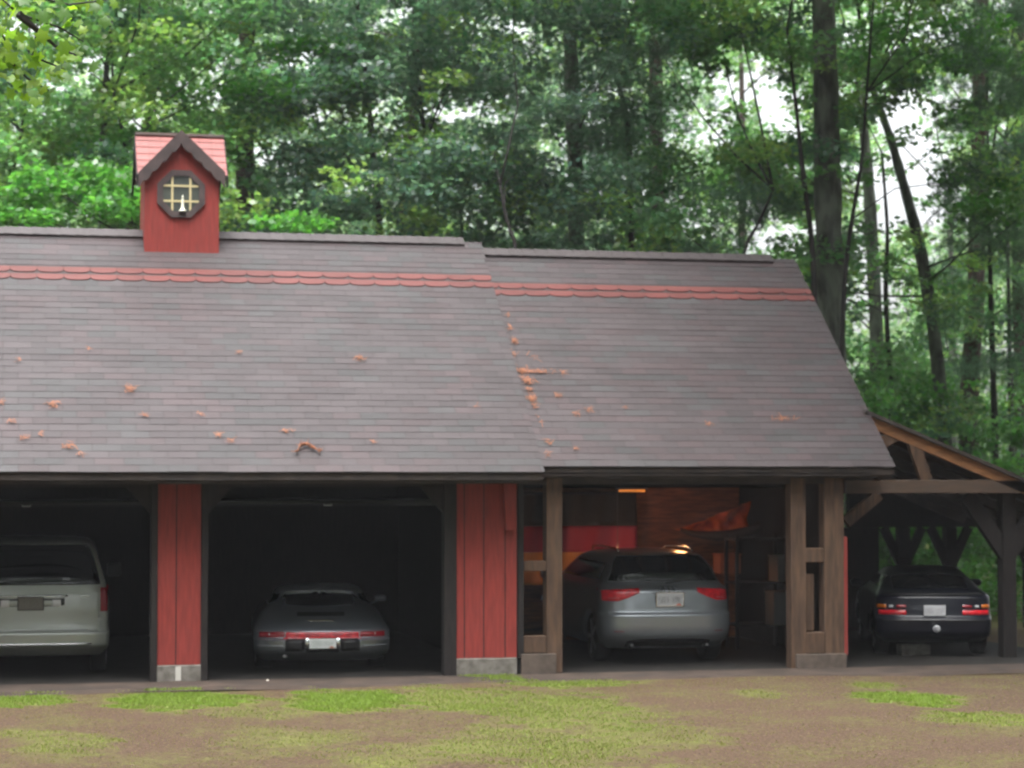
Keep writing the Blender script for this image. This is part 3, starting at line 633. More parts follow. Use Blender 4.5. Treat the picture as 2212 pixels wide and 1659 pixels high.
# ============================================================ CARS
def pch(xs, ys, x):                     # monotone cubic interpolation
    xs = np.array(xs, float); ys = np.array(ys, float); h = np.diff(xs); d = np.diff(ys) / h; m_ = np.zeros(len(xs))
    for i in range(1, len(xs) - 1):
        if d[i - 1] * d[i] > 0: w1, w2 = 2 * h[i] + h[i - 1], h[i] + 2 * h[i - 1]; m_[i] = (w1 + w2) / (w1 / d[i - 1] + w2 / d[i])
    m_[0], m_[-1] = d[0], d[-1]
    i = int(np.clip(np.searchsorted(xs, x) - 1, 0, len(xs) - 2)); t = (x - xs[i]) / h[i]; t = min(max(t, 0), 1)
    return float((1 + 2 * t) * (1 - t) ** 2 * ys[i] + t * (1 - t) ** 2 * h[i] * m_[i] + t * t * (3 - 2 * t) * ys[i + 1] + t * t * (t - 1) * h[i] * m_[i + 1])
class Car:
    # levels: z, half width, rear y, front y, rear corner depth, front corner depth, rear exponent
    def __init__(s, root, levels, paint):
        s.root = root; s.L = levels; s.paint = paint; s.cols = list(zip(*levels))
    def prm(s, z): return [pch(s.cols[0], c, z) for c in s.cols[1:]]
    def rear(s, x, z):
        w_, yr, yf, dr, df, n = s.prm(z); t = min(abs(x) / w_, 0.9995); return yr + dr - dr * (1 - t ** n) ** (1 / n)
    def side(s, y, z):
        w_, yr, yf, dr, df, n = s.prm(z)
        if y < yr + dr: t = min((yr + dr - y) / dr, 0.9995); return w_ * (1 - t ** n) ** (1 / n)
        if y > yf - df: t = min((y - yf + df) / df, 0.9995); return w_ * (1 - t ** 2.6) ** (1 / 2.6)
        return w_
    def body(s, wheels, wr, name='body'):
        zs = []
        for a, b in zip(s.cols[0][:-1], s.cols[0][1:]):
            k = max(1, int(math.ceil((b - a) / 0.022))); zs += [a + (b - a) * i / k for i in range(k)]
        zs.append(s.cols[0][-1]); K = 30; ring = 2 * (K + 1) + 16; vs = []
        for z in zs:
            w_, yr, yf, dr, df, n = s.prm(z)
            for i in range(K + 1):
                t = -math.pi / 2 + math.pi * i / K; a, b = math.sin(t), max(math.cos(t), 0)
                vs.append((math.copysign(abs(a) ** (2 / n), a) * w_, yr + dr - dr * b ** (2 / n), z))
            for i in range(1, 9): vs.append((w_, yr + dr + (yf - df - yr - dr) * i / 9, z))
            for i in range(K + 1):
                t = math.pi / 2 - math.pi * i / K; a, b = math.sin(t), max(math.cos(t), 0)
                vs.append((math.copysign(abs(a) ** (2 / 2.6), a) * w_, yf - df + df * b ** (2 / 2.6), z))
            for i in range(1, 9): vs.append((-w_, yf - df - (yf - df - yr - dr) * i / 9, z))
        fs = [(i * ring + j, i * ring + (j + 1) % ring, (i + 1) * ring + (j + 1) % ring, (i + 1) * ring + j) for i in range(len(zs) - 1) for j in range(ring)]
        fs += [tuple(range(ring - 1, -1, -1)), tuple(range((len(zs) - 1) * ring, len(zs) * ring))]
        m = MB(); m.addm(vs, fs); o = m.build(name, s.paint, s.root, True, world=False)
        # wheel arches cut out of the body
        c = MB()
        for yw in wheels: c.lathe([(wr + 0.05, -1.2), (wr + 0.05, -0.60)], (0, yw, wr), 28, 'x'); c.lathe([(wr + 0.05, 0.60), (wr + 0.05, 1.2)], (0, yw, wr), 28, 'x')
        co = c.build('cutter', M_RUB, s.root, world=False)
        bm_ = o.modifiers.new('b', 'BOOLEAN'); bm_.object = co; bm_.operation = 'DIFFERENCE'; bm_.solver = 'EXACT'
        dg = bpy.context.evaluated_depsgraph_get(); dg.update(); me = bpy.data.meshes.new_from_object(o.evaluated_get(dg)); o.modifiers.clear()
        if len(me.polygons) > 100: o.data = me
        bpy.data.objects.remove(co)
        s.bodyo = o
        for yw in wheels:
            for sx in (-1, 1):
                wb = s.prm(wr + 0.1)[0]; xo = sx * (wb - 0.13)
                t = MB(); t.lathe([(wr - 0.09, -0.1), (wr - 0.02, -0.1), (wr, -0.075), (wr, 0.075), (wr - 0.02, 0.1), (wr - 0.09, 0.1)], (xo, yw, wr), 28, 'x')
                wh = t.build('wheel', M_RUB, s.root, True, world=False)
                r_ = MB(); r_.lathe([(wr - 0.095, -0.085), (wr - 0.095, 0.085)], (xo, yw, wr), 24, 'x')
                for k in range(5):
                    a = 2 * math.pi * k / 5; r_.bar((xo + sx * 0.095, yw, wr), (xo + sx * 0.095, yw + math.cos(a) * (wr - 0.09), wr + math.sin(a) * (wr - 0.09)), 0.05, 0.02, (1, 0, 0))
                r_.build('rim', M_RIM, wh, world=False)
        return o
    def patch(s, name, m_, x0, x1, zlo, zhi, off=0.006, n=14, k=6, parent=None, skirt=0.02, smooth=True, norm=False):
        f = lambda g, x: g(x) if callable(g) else g
        m = MB(); vs = []
        for i in range(n + 1):
            x = x0 + (x1 - x0) * i / n; a, b = f(zlo, x), f(zhi, x)
            for j in range(k + 1):
                z = a + (b - a) * j / k; e = -skirt if (i in (0, n) or j in (0, k)) else off; X_ = x * s.prm(z)[0] if norm else x; vs.append((X_, s.rear(X_, z) - e, z))
        fs = [(i * (k + 1) + j, (i + 1) * (k + 1) + j, (i + 1) * (k + 1) + j + 1, i * (k + 1) + j + 1) for i in range(n) for j in range(k)]
        m.addm(vs, fs); return m.build(name, m_, parent or s.root, smooth, world=False)
    def sidepatch(s, name, m_, sx, y0, y1, zlo, zhi, off=0.006, n=12, k=5, parent=None):
        f = lambda g, y: g(y) if callable(g) else g
        m = MB(); vs = []
        for i in range(n + 1):
            y = y0 + (y1 - y0) * i / n; a, b = f(zlo, y), f(zhi, y)
            for j in range(k + 1):
                z = a + (b - a) * j / k; e = -0.02 if (i in (0, n) or j in (0, k)) else off; vs.append((sx * (s.side(y, z) + e), y, z))
        fs = [(i * (k + 1) + j, (i + 1) * (k + 1) + j, (i + 1) * (k + 1) + j + 1, i * (k + 1) + j + 1) for i in range(n) for j in range(k)]
        m.addm(vs, fs); return m.build(name, m_, parent or s.root, True, world=False)
    def plate(s, z, txt, m_=None, frame=M_CHR, fw=0.012, off=0.02, mark=True, w_=0.305, h_=0.152, ink=None, zs=1.0, y=None):
        y = (min(s.rear(0, z - h_ / 2), s.rear(0, z + h_ / 2)) - off) if y is None else y
        f = MB(); f.box(-w_ / 2 - fw, w_ / 2 + fw, y, y + 0.012, z - h_ / 2 - fw, z + h_ / 2 + fw, 0.004); fo = f.build('plate_frame', frame, s.root, world=False)
        p = MB(); p.box(-w_ / 2, w_ / 2, y - 0.004, y - 0.001, z - h_ / 2, z + h_ / 2); po = p.build('licence_plate', m_ or M_PLATE, s.root, world=False)
        glyphs(po, txt, 0, y - 0.0065, z - 0.004, h_ * 0.44, w_ * 0.86, ink or M_INK)
        if mark:
            q_ = MB(); q_.prism([(w_ * 0.22, z - h_ * 0.47), (w_ * 0.44, z - h_ * 0.47), (w_ * 0.38, z - h_ * 0.33), (w_ * 0.30, z - h_ * 0.30)], y - 0.0062, y - 0.0045); q_.build('plate_emblem', M_INKR, po, world=False)
        return po
SEG = {'0': 'abcdef', '1': 'bc', '2': 'abged', '3': 'abgcd', '4': 'fgbc', '5': 'afgcd', '6': 'afgedc', '7': 'abc', '8': 'abcdefg', '9': 'abcdfg', 'K': 'fex', 'V': 'v', 'M': 'febcy', 'C': 'afed', 'A': 'abcefg', 'G': 'afedcg', 'S': 'afgcd', 'P': 'abefg', '-': 'g', 'U': 'bcdef', 'X': 'X', 'D': 'abcdef', 'L': 'fed', 'H': 'bcefg', ' ': ''}
def glyphs(parent, txt, cx_, y, cz_, h, wtot, m_):
    n = len(txt); cw_ = wtot / n; gw = cw_ * 0.66; lw = h * 0.17; m = MB()
    for i, ch in enumerate(txt):
        x0 = cx_ - wtot / 2 + cw_ * i + (cw_ - gw) / 2; x1 = x0 + gw; z0, z1, zm = cz_ - h / 2, cz_ + h / 2, cz_
        S = {'a': ((x0, z1), (x1, z1)), 'b': ((x1, zm), (x1, z1)), 'c': ((x1, z0), (x1, zm)), 'd': ((x0, z0), (x1, z0)), 'e': ((x0, z0), (x0, zm)), 'f': ((x0, zm), (x0, z1)), 'g': ((x0, zm), (x1, zm))}
        segs = []
        for c in SEG.get(ch, ''):
            if c in S: segs.append(S[c])
            elif c == 'x': segs += [((x0, zm), (x1, z1)), ((x0, zm), (x1, z0))]
            elif c == 'X': segs += [((x0, z0), (x1, z1)), ((x0, z1), (x1, z0))]
            elif c == 'v': segs += [((x0, z1), ((x0 + x1) / 2, z0)), ((x1, z1), ((x0 + x1) / 2, z0))]
            elif c == 'y': segs += [((x0, z1), ((x0 + x1) / 2, zm)), ((x1, z1), ((x0 + x1) / 2, zm))]
        for (a, b), (c, d) in segs: m.bar((a, y, b), (c, y, d), 0.0012, lw)
    return m.build('lettering', m_, parent, world=False)

# ---- silver station wagon in the carport bay
pos = at(1450, 1300, 0.9)
wag = empty('station_wagon', (pos.x, 0.9, 0.012), R(-1.0), 'silver blue station wagon with red tail lamps parked in the timber carport bay', 'car')
cw_ = Car(wag, [(0.20, 0.74, 0.26, 4.3, 0.35, 0.6, 2.8), (0.30, 0.83, 0.09, 4.6, 0.40, 0.7, 2.8), (0.40, 0.865, 0.02, 4.68, 0.42, 0.8, 2.8), (0.52, 0.875, 0.0, 4.69, 0.42, 0.85, 2.8), (0.635, 0.875, 0.0, 4.66, 0.42, 0.85, 2.8), (0.66, 0.872, 0.02, 4.64, 0.42, 0.85, 2.8), (0.675, 0.87, 0.055, 4.62, 0.42, 0.85, 2.8),
    (0.78, 0.868, 0.075, 4.45, 0.42, 0.9, 2.8), (0.88, 0.865, 0.095, 4.05, 0.42, 0.8, 2.8), (0.95, 0.862, 0.115, 3.65, 0.42, 0.6, 2.8), (0.985, 0.852, 0.155, 3.55, 0.40, 0.5, 2.8), (1.015, 0.835, 0.235, 3.47, 0.40, 0.5, 2.8), (1.045, 0.81, 0.285, 3.42, 0.38, 0.45, 2.8), (1.20, 0.73, 0.36, 3.08, 0.33, 0.4, 3), (1.34, 0.655, 0.52, 2.78, 0.30, 0.4, 3), (1.40, 0.60, 0.60, 2.62, 0.30, 0.5, 3), (1.435, 0.53, 0.72, 2.45, 0.35, 0.6, 2.6), (1.452, 0.42, 0.9, 2.2, 0.5, 0.6, 2.4), (1.46, 0.25, 1.1, 1.9, 0.3, 0.3, 2.2)], M_SIL_A)
wag.scale = (1.07, 1, 1.05)
cw_.body((0.88, 3.62), 0.325)
cw_.patch('rear_window', M_GLASS, -0.985, 0.985, 1.045, 1.432, off=0.008, n=28, k=10, norm=True)  # dark glass stretched over pillars and roof edge to paint their shade
tlo = lambda x: 0.805 + 0.125 * max(0, (0.66 - abs(x)) / 0.28) ** 1.2; thi = lambda x: 1.0 - 0.02 * max(0, (abs(x) - 0.70) / 0.16)
for sx in (-1, 1):
    tl = cw_.patch('tail_lamp', M_LENS, sx * 0.86, sx * 0.37, tlo, thi, off=0.012, n=20, k=6)
    cw_.patch('reversing_lens', M_CLR, sx * 0.80, sx * 0.62, 0.852, 0.872, off=0.018, parent=tl, n=6, k=2)
    cw_.sidepatch('side_window', M_GLASS, sx, 0.62, 3.0, lambda y: 1.035, lambda y: min(1.36, 1.36 - max(0, (y - 2.55)) * 0.62), n=20)
    mm = MB(); mm.box(sx * 0.96 - 0.11, sx * 0.96 + 0.11, 2.98, 3.12, 1.0, 1.12, 0.03); mm.build('door_mirror', M_SIL_A, wag, True, world=False)
cw_.patch('plate_recess', M_BLKP, -0.235, 0.235, 0.77, 0.925, off=0.006, n=8, k=4)
cw_.patch('hatch_handle', M_SIL_A, -0.26, 0.26, 0.918, 0.945, off=0.03, n=10, k=3)
cw_.plate(0.845, '583-VMK', off=0.016, w_=0.35, h_=0.17)
em = MB()
for k in range(4):
    cxk = -0.095 + k * 0.063; pts_ = [(cxk + 0.04 * math.cos(a), 0.10, 0.975 + 0.04 * math.sin(a)) for a in np.linspace(0, 2 * math.pi, 17)]
    em.tube([(x, cw_.rear(x, z) - 0.012, z) for x, y, z in pts_], [0.005] * 17, 6, cap=False)
em.build('ring_emblem', M_CHR, wag, True, world=False)
cw_.patch('bumper_seam', M_BLKP, -0.80, 0.80, 0.662, 0.672, off=0.004, n=20, k=2)
cw_.patch('lower_valance', M_BLKP, -0.60, 0.60, 0.21, lambda x: 0.36 - 0.05 * (abs(x) / .6) ** 4, off=0.008, n=20, k=5)
for sx in (-1, 1):
    cw_.patch('bumper_reflector', M_LENSD, sx * 0.74, sx * 0.58, 0.42, 0.445, off=0.01, n=6, k=2)
    e = MB(); e.lathe([(0.03, -0.02), (0.036, 0.0), (0.036, 0.16), (0.03, 0.16)], (sx * 0.5, 0.10, 0.235), 14, 'y'); e.build('exhaust_pipe', M_BLKP, wag, True, world=False)
for sx in (-1, 1):
    r_ = MB(); r_.tube([(sx * 0.50, 0.8, 1.445), (sx * 0.52, 0.9, 1.485), (sx * 0.53, 1.6, 1.50), (sx * 0.52, 2.2, 1.485), (sx * 0.5, 2.3, 1.44)], [0.014] * 5, 8); r_.build('roof_rail', M_CHR, wag, True, world=False)
wp = MB(); wp.bar((0, cw_.rear(0, 1.05) - 0.02, 1.05), (0.34, cw_.rear(0.34, 1.09) - 0.02, 1.09), 0.012, 0.02); wp.build('rear_wiper', M_BLKP, wag, world=False)

# ---- silver rear engined coupe in the middle bay
pos = at(697, 1380, 0.75)
cp = empty('sports_coupe', (pos.x, 0.75, 0.012), R(-6), 'low silver sports coupe with full width red reflector strip parked in the middle bay', 'car')
cc = Car(cp, [(0.17, 0.70, 0.34, 3.9, 0.3, 0.5, 2.6), (0.27, 0.79, 0.12, 4.15, 0.32, 0.6, 2.8), (0.33, 0.815, 0.03, 4.24, 0.34, 0.7, 2.8), (0.40, 0.825, 0.0, 4.28, 0.34, 0.7, 2.8), (0.515, 0.828, 0.0, 4.28, 0.34, 0.7, 2.8), (0.53, 0.828, 0.03, 4.26, 0.34, 0.7, 2.8), (0.54, 0.828, 0.07, 4.24, 0.34, 0.7, 2.8), (0.65, 0.826, 0.085, 4.1, 0.34, 0.7, 2.6), (0.67, 0.822, 0.10, 4.05, 0.36, 0.7, 2.5),
    (0.74, 0.80, 0.25, 3.85, 0.45, 0.65, 2.4), (0.80, 0.775, 0.43, 3.6, 0.55, 0.6, 2.4), (0.86, 0.745, 0.64, 3.25, 0.55, 0.5, 2.3), (0.91, 0.71, 0.84, 2.95, 0.55, 0.45, 2.3), (0.97, 0.665, 1.02, 2.80, 0.5, 0.4, 2.4), (1.08, 0.61, 1.27, 2.58, 0.45, 0.4, 2.5), (1.19, 0.555, 1.50, 2.36, 0.40, 0.4, 2.5), (1.265, 0.49, 1.68, 2.22, 0.26, 0.26, 2.4), (1.295, 0.38, 1.78, 2.12, 0.16, 0.16, 2.2), (1.305, 0.2, 1.85, 2.05, 0.09, 0.09, 2)], M_SIL_P)
cp.scale = (1.09, 1, 0.82)
cc.body((0.92, 3.19), 0.305)
st = cc.patch('reflector_strip', M_LENS, -0.475, 0.475, 0.53, 0.672, off=0.010, n=20, k=4)
for sx in (-1, 1):
    t = cc.patch('tail_lamp', M_LENSD, sx * 0.775, sx * 0.44, 0.54, 0.668, off=0.014, n=14, k=4)
    cc.patch('reversing_lens', M_CLR, sx * 0.655, sx * 0.625, 0.575, 0.652, off=0.018, n=3, k=3, parent=t)
    cc.patch('bumper_bar', M_SIL_P, sx * 0.79, sx * 0.47, 0.505, 0.54, off=0.055, n=14, k=4, skirt=-0.01)
    cc.patch('bumper_strip', M_SIL_P, sx * 0.79, sx * 0.47, 0.41, 0.445, off=0.045, n=14, k=4, skirt=-0.01)
    cc.patch('bumper_bellows', M_BLKP, sx * 0.46, sx * 0.20, 0.33, 0.55, off=0.06, n=6, k=6)
    cc.sidepatch('side_window', M_GLASS, sx, 1.35, 2.65, lambda y: 0.97, lambda y: min(1.2, 1.2 - max(0, y - 2.3) * 0.62), n=16)
mm = MB(); mm.tube([(0.70, 2.45, 0.92), (0.82, 2.42, 1.0)], [0.012, 0.012], 6); mm.box(0.76, 0.90, 2.36, 2.44, 0.97, 1.07, 0.02); mm.build('door_mirror', M_SIL_P, cp, True, world=False)
cc.patch('rear_window', M_GLASS, -0.47, 0.47, lambda x: 0.965 + 0.03 * (x / .47) ** 2, lambda x: 1.195 - 0.04 * (abs(x) / .47) ** 3, off=0.006, n=20, k=8)
cc.patch('window_trim', M_CHR, -0.47, 0.47, lambda x: 1.198 - 0.04 * (abs(x) / .47) ** 3, lambda x: 1.214 - 0.04 * (abs(x) / .47) ** 3, off=0.012, n=20, k=2)
gl = cc.patch('engine_grille', M_BLKP, -0.33, 0.33, 0.84, 0.925, off=0.005, n=14, k=4)
ms = MB()
xs_ = -0.155
for i in range(7): ms.bar((xs_ + i * 0.045, cc.rear(xs_, 0.795) - 0.012, 0.80), (xs_ + i * 0.045 + 0.03, cc.rear(xs_, 0.795) - 0.012, 0.80), 0.008, 0.018)
ms.build('model_badge', M_CHR, cp, world=False)
m = MB(); yb_ = cc.rear(0, 0.5) - 0.05; m.box(-0.20, 0.20, yb_, yb_ + 0.08, 0.33, 0.42, 0.015); m.build('bumper_centre', M_BLKP, cp, True, world=False)
for sx in (-1, 1):
    g = MB(); g.box(sx * 0.185 - 0.028, sx * 0.185 + 0.028, yb_ - 0.05, yb_ + 0.02, 0.40, 0.565, 0.012); g.build('bumper_guard', M_CHR, cp, True, world=False)
cc.plate(0.475, '035-MXK', m_=mat('plate_bright', (0.85, 0.88, 0.88), 0.5), w_=0.32, fw=0.006, off=0.085, frame=M_BLKP, ink=mat('plate_ink_green', (0.16, 0.25, 0.22), 0.5))
m = MB(); m.lathe([(0.03, 0), (0.035, 0.02), (0.035, 0.2)], (-0.45, 0.08, 0.25), 12, 'y'); m.build('exhaust_pipe', M_STEEL, cp, True, world=False)

# ---- minivan in the left bay
pos = at(66, 1300, 0.9)
vn = empty('minivan', (pos.x, 0.9, 0.012), R(-2), 'champagne silver minivan with chrome handle bar parked in the left bay', 'van')
cv = Car(vn, [(0.26, 0.88, 0.22, 4.7, 0.25, 0.6, 3.2), (0.34, 0.95, 0.08, 4.95, 0.28, 0.7, 3.4), (0.40, 0.975, 0.01, 5.05, 0.28, 0.8, 3.4), (0.55, 0.98, 0.0, 5.1, 0.28, 0.8, 3.4), (0.575, 0.978, 0.02, 5.1, 0.28, 0.8, 3.4), (0.59, 0.975, 0.10, 5.08, 0.26, 0.8, 3.6), (0.9, 0.97, 0.13, 4.7, 0.22, 0.8, 3.8), (1.05, 0.96, 0.15, 4.1, 0.22, 0.7, 3.8), (1.12, 0.945, 0.17, 3.9, 0.22, 0.6, 3.8), (1.5, 0.84, 0.31, 3.2, 0.22, 0.5, 3.6), (1.65, 0.78, 0.37, 2.9, 0.25, 0.5, 3.4), (1.72, 0.70, 0.46, 2.6, 0.3, 0.5, 3), (1.75, 0.5, 0.7, 2.3, 0.4, 0.5, 2.6)], M_VAN)
vn.scale = (1.02, 1, 1.0)
cv.body((0.95, 4.0), 0.34)
cv.patch('rear_window', M_GLASS, -0.99, 0.99, 1.135, 1.735, off=0.008, n=30, k=12, norm=True)  # glass runs past the window, painting shaded pillars and roof edge dark
for sx in (-1, 1):
    t = cv.patch('tail_lamp', M_LENSD, sx * 0.962, sx * 0.86, 0.80, 1.16, off=0.014, n=12, k=8)
    cv.patch('lamp_segment', M_LENS, sx * 0.955, sx * 0.87, 0.855, 0.885, off=0.020, n=8, k=2, parent=t)
    cv.patch('bumper_corner', M_VAN, sx * 0.968, sx * 0.83, 0.56, 0.76, off=0.03, n=10, k=6)
    mm = MB(); mm.box(sx * 1.08 - 0.1, sx * 1.08 + 0.1, 3.6, 3.75, 1.12, 1.32, 0.03); mm.build('door_mirror', M_BLKP, vn, True, world=False)
    cv.sidepatch('side_window', M_GLASS, sx, 0.6, 3.3, 1.15, 1.55, n=20)
cv.patch('hatch_seam', M_BLKP, -0.84, 0.84, 0.592, 0.606, off=0.004, n=16, k=2)
for sx in (-1, 1): cv.patch('hatch_side_seam', M_BLKP, sx * 0.842, sx * 0.85, 0.60, 1.12, off=0.004, n=3, k=8)
cv.patch('plate_recess', M_BLKP, -0.47, 0.47, lambda x: 0.865 + 0.04 * (abs(x) / .47) ** 6, 1.035, off=0.004, n=16, k=4)
cv.patch('plate_surround', M_VAN, -0.40, 0.40, 0.885, 1.0, off=0.010, n=16, k=4)
cv.patch('handle_bar', M_CHR, -0.48, 0.48, 1.018, 1.05, off=0.035, n=16, k=4)
for sx in (-1, 1): cv.patch('recess_lamp', M_CLR, sx * 0.385, sx * 0.255, 0.875, 1.005, off=0.018, n=8, k=4)
cv.plate(0.94, '412-CLG', m_=M_PLATED, frame=M_BLKP, off=0.03, mark=False, ink=mat('plate_ink_faint', (0.3, 0.29, 0.27), .6))
cv.patch('bumper_trim', M_CHR, -0.80, 0.80, 0.405, 0.435, off=0.03, n=16, k=4)
cv.patch('hatch_script', M_STEEL, 0.62, 0.72, 0.79, 0.805, off=0.006, n=4, k=2)
b_ = cv.patch('high_badge', M_CHR, 0.60, 0.75, 1.015, 1.035, off=0.008, n=6, k=2)

# ---- dark blue coupe in the lean-to
pos = at(2020, 1330, 1.2)
nv = empty('hatchback_coupe', (pos.x, 1.2, 0.012), R(-17), 'dark blue coupe with wraparound rear glass and rear lip parked under the lean-to', 'car')
cn_ = Car(nv, [(0.20, 0.70, 0.25, 3.9, 0.3, 0.5, 2.8), (0.29, 0.80, 0.07, 4.1, 0.32, 0.6, 3), (0.38, 0.825, 0.01, 4.18, 0.32, 0.7, 3), (0.56, 0.83, 0.0, 4.2, 0.32, 0.7, 3), (0.575, 0.83, 0.03, 4.18, 0.32, 0.7, 3), (0.60, 0.828, 0.05, 4.15, 0.32, 0.7, 3), (0.80, 0.82, 0.09, 3.7, 0.32, 0.7, 2.9), (0.88, 0.805, 0.11, 3.2, 0.32, 0.6, 2.9), (0.92, 0.78, 0.19, 2.95, 0.34, 0.5, 2.8),
    (0.955, 0.74, 0.32, 2.8, 0.42, 0.45, 2.6), (1.05, 0.68, 0.62, 2.62, 0.50, 0.4, 2.5), (1.15, 0.61, 0.98, 2.42, 0.48, 0.4, 2.5), (1.22, 0.55, 1.30, 2.25, 0.35, 0.35, 2.5), (1.255, 0.47, 1.5, 2.1, 0.28, 0.28, 2.4), (1.27, 0.3, 1.65, 1.95, 0.13, 0.13, 2.2)], M_NAVY)
nv.scale = (1.0, 1, 0.97)
cn_.body((0.78, 3.18), 0.31)
cn_.patch('rear_window', M_GLASS, -0.58, 0.58, 0.965, lambda x: 1.20 - 0.07 * (abs(x) / .58) ** 3, off=0.006, n=20, k=8)
cn_.patch('rear_lip', M_BLKP, -0.72, 0.72, 0.90, 0.945, off=0.05, n=20, k=4)
for sx in (-1, 1):
    t = cn_.patch('tail_lamp', M_LENS, sx * 0.80, sx * 0.38, 0.605, 0.70, off=0.012, n=14, k=4)
    cn_.patch('amber_lens', M_AMB, sx * 0.815, sx * 0.66, 0.70, 0.78, off=0.014, n=6, k=3, parent=t)
    cn_.patch('reversing_lens', M_CLR, sx * 0.645, sx * 0.57, 0.71, 0.77, off=0.012, n=6, k=3, parent=t)
    cn_.patch('upper_red_lens', M_LENSD, sx * 0.55, sx * 0.38, 0.705, 0.775, off=0.012, n=6, k=3, parent=t)
    cn_.sidepatch('side_window', M_GLASS, sx, 0.95, 2.75, 0.965, lambda y: min(1.18, 1.18 - max(0, y - 2.35) * 0.5), n=16)
    mm = MB(); mm.box(sx * 0.90 - 0.09, sx * 0.90 + 0.09, 2.45, 2.56, 0.92, 1.03, 0.03); mm.build('door_mirror', M_NAVY, nv, True, world=False)
cn_.plate(0.685, '066-USP', fw=0.006, frame=M_BLKP, off=0.014, mark=False)
glyphs(nv, '944', 0.55, cn_.rear(0.55, 0.835) - 0.012, 0.84, 0.032, 0.17, M_CHR)
bpy.data.objects['lettering' if False else COL.objects[-1].name].name = 'model_badge'
m = MB(); m.lathe([(0.05, 0), (0.052, 0.01), (0.04, 0.014)], (0.02, cn_.rear(0, 0.42) - 0.03, 0.42), 18, 'y'); m.build('round_badge', M_CLR, nv, True, world=False)
m = MB(); m.tube([(0.02 + 0.03 * math.cos(a), cn_.rear(0, .42) - 0.034, 0.42 + 0.03 * math.sin(a)) for a in np.linspace(0.5, 5.2, 9)], [0.006] * 9, 6); m.build('badge_mark', M_INK, nv, world=False)
cn_.patch('bumper_rub_strip', M_BLKP, -0.80, 0.80, 0.52, 0.56, off=0.012, n=20, k=3)
blk = at(2022, 1425, 0.9); m = MB(); m.box(blk.x - 0.22, blk.x + 0.22, 1.6, 1.8, 0.013, 0.17, 0.01)
tag(m.build('concrete_block', M_BLOCK), 'grey concrete block on the floor beneath the dark blue coupe', 'block')

# ============================================================ CONTENTS OF THE CARPORT BAY
fy = 5.2
f0, f1 = at(1100, 1130, fy), at(1376, 1130, fy)
zA, zB_, zC, zD = at(1300, 1062, fy).z, at(1300, 1136, fy).z, at(1300, 1192, fy).z, at(1300, 1262, fy).z
fl = empty('flag', (f0.x, fy, zA), 0, 'black, red and gold tricolour flag hung on the back wall of the carport bay', 'flag')
def cloth(name, m_, xa, xb_, z0, z1, y0, par, amp=0.07, nx_=40, nz_=8, ph=0):
    m = MB(); vs = []
    for i in range(nx_ + 1):
        for j in range(nz_ + 1):
            x = xa + (xb_ - xa) * i / nx_; z = z0 + (z1 - z0) * j / nz_; vs.append((x, y0 + amp * math.sin(x * 7 + z * 1.5 + ph) + 0.4 * amp * math.sin(x * 17 - z * 3), z))
    k = nz_ + 1; m.addm(vs, [(i * k + j, (i + 1) * k + j, (i + 1) * k + j + 1, i * k + j + 1) for i in range(nx_) for j in range(nz_)])
    o = m.build(name, m_, par, True); s_ = o.modifiers.new('t', 'SOLIDIFY'); s_.thickness = 0.003; return o
cloth('black_stripe', M_FBLK, f0.x, f1.x, zB_, zA, fy, fl); cloth('red_stripe', M_FRED, f0.x, f1.x, zC, zB_, fy, fl); cloth('gold_stripe', M_FGLD, f0.x, f1.x, zD, zC, fy, fl)
# orange cloth slung from the ceiling
def sling(px0, px1, pytop, pybot, Y, m_, name, label, cat):
    m = MB(); vs = []; n, k = 30, 8
    for i in range(n + 1):
        t = i / n; a = at(px0 + (px1 - px0) * t, pytop(t), Y); b = at(px0 + (px1 - px0) * t, pybot(t), Y)
        for j in range(k + 1):
            s_ = j / k; p_ = a.lerp(b, s_); vs.append((p_.x, Y + 0.25 * math.sin(math.pi * s_) + 0.07 * math.sin(t * 19 + s_ * 5) + 0.04 * math.sin(t * 47 - s_ * 9), p_.z))
    m.addm(vs, [(i * (k + 1) + j, (i + 1) * (k + 1) + j, (i + 1) * (k + 1) + j + 1, i * (k + 1) + j + 1) for i in range(n) for j in range(k)])
    o = m.build(name, m_, None, True); s_ = o.modifiers.new('t', 'SOLIDIFY'); s_.thickness = 0.004; return tag(o, label, cat)
sling(1472, 1660, lambda t: 1142 - 64 * min(1, t * 1.15), lambda t: 1148 + 24 * math.sin(t * math.pi * 0.62) - 75 * max(0, t - .5), 5.0, M_TARP, 'draped_cloth', 'orange cloth slung in a loose curve beneath the carport ceiling', 'cloth')
m = MB(); hp = [at(1470 + 240 * t, 1145 + 30 * math.sin(t * math.pi * 0.75) - 75 * t * t, 4.6) for t in np.linspace(0, 1, 16)]
m.tube(hp, [0.03 + 0.05 * math.sin(math.pi * i / 15) for i in range(16)], 8, 0.3)
tag(m.build('rolled_net', M_HAMM, None, True), 'dark rolled net hanging below the orange cloth in the carport bay', 'net')
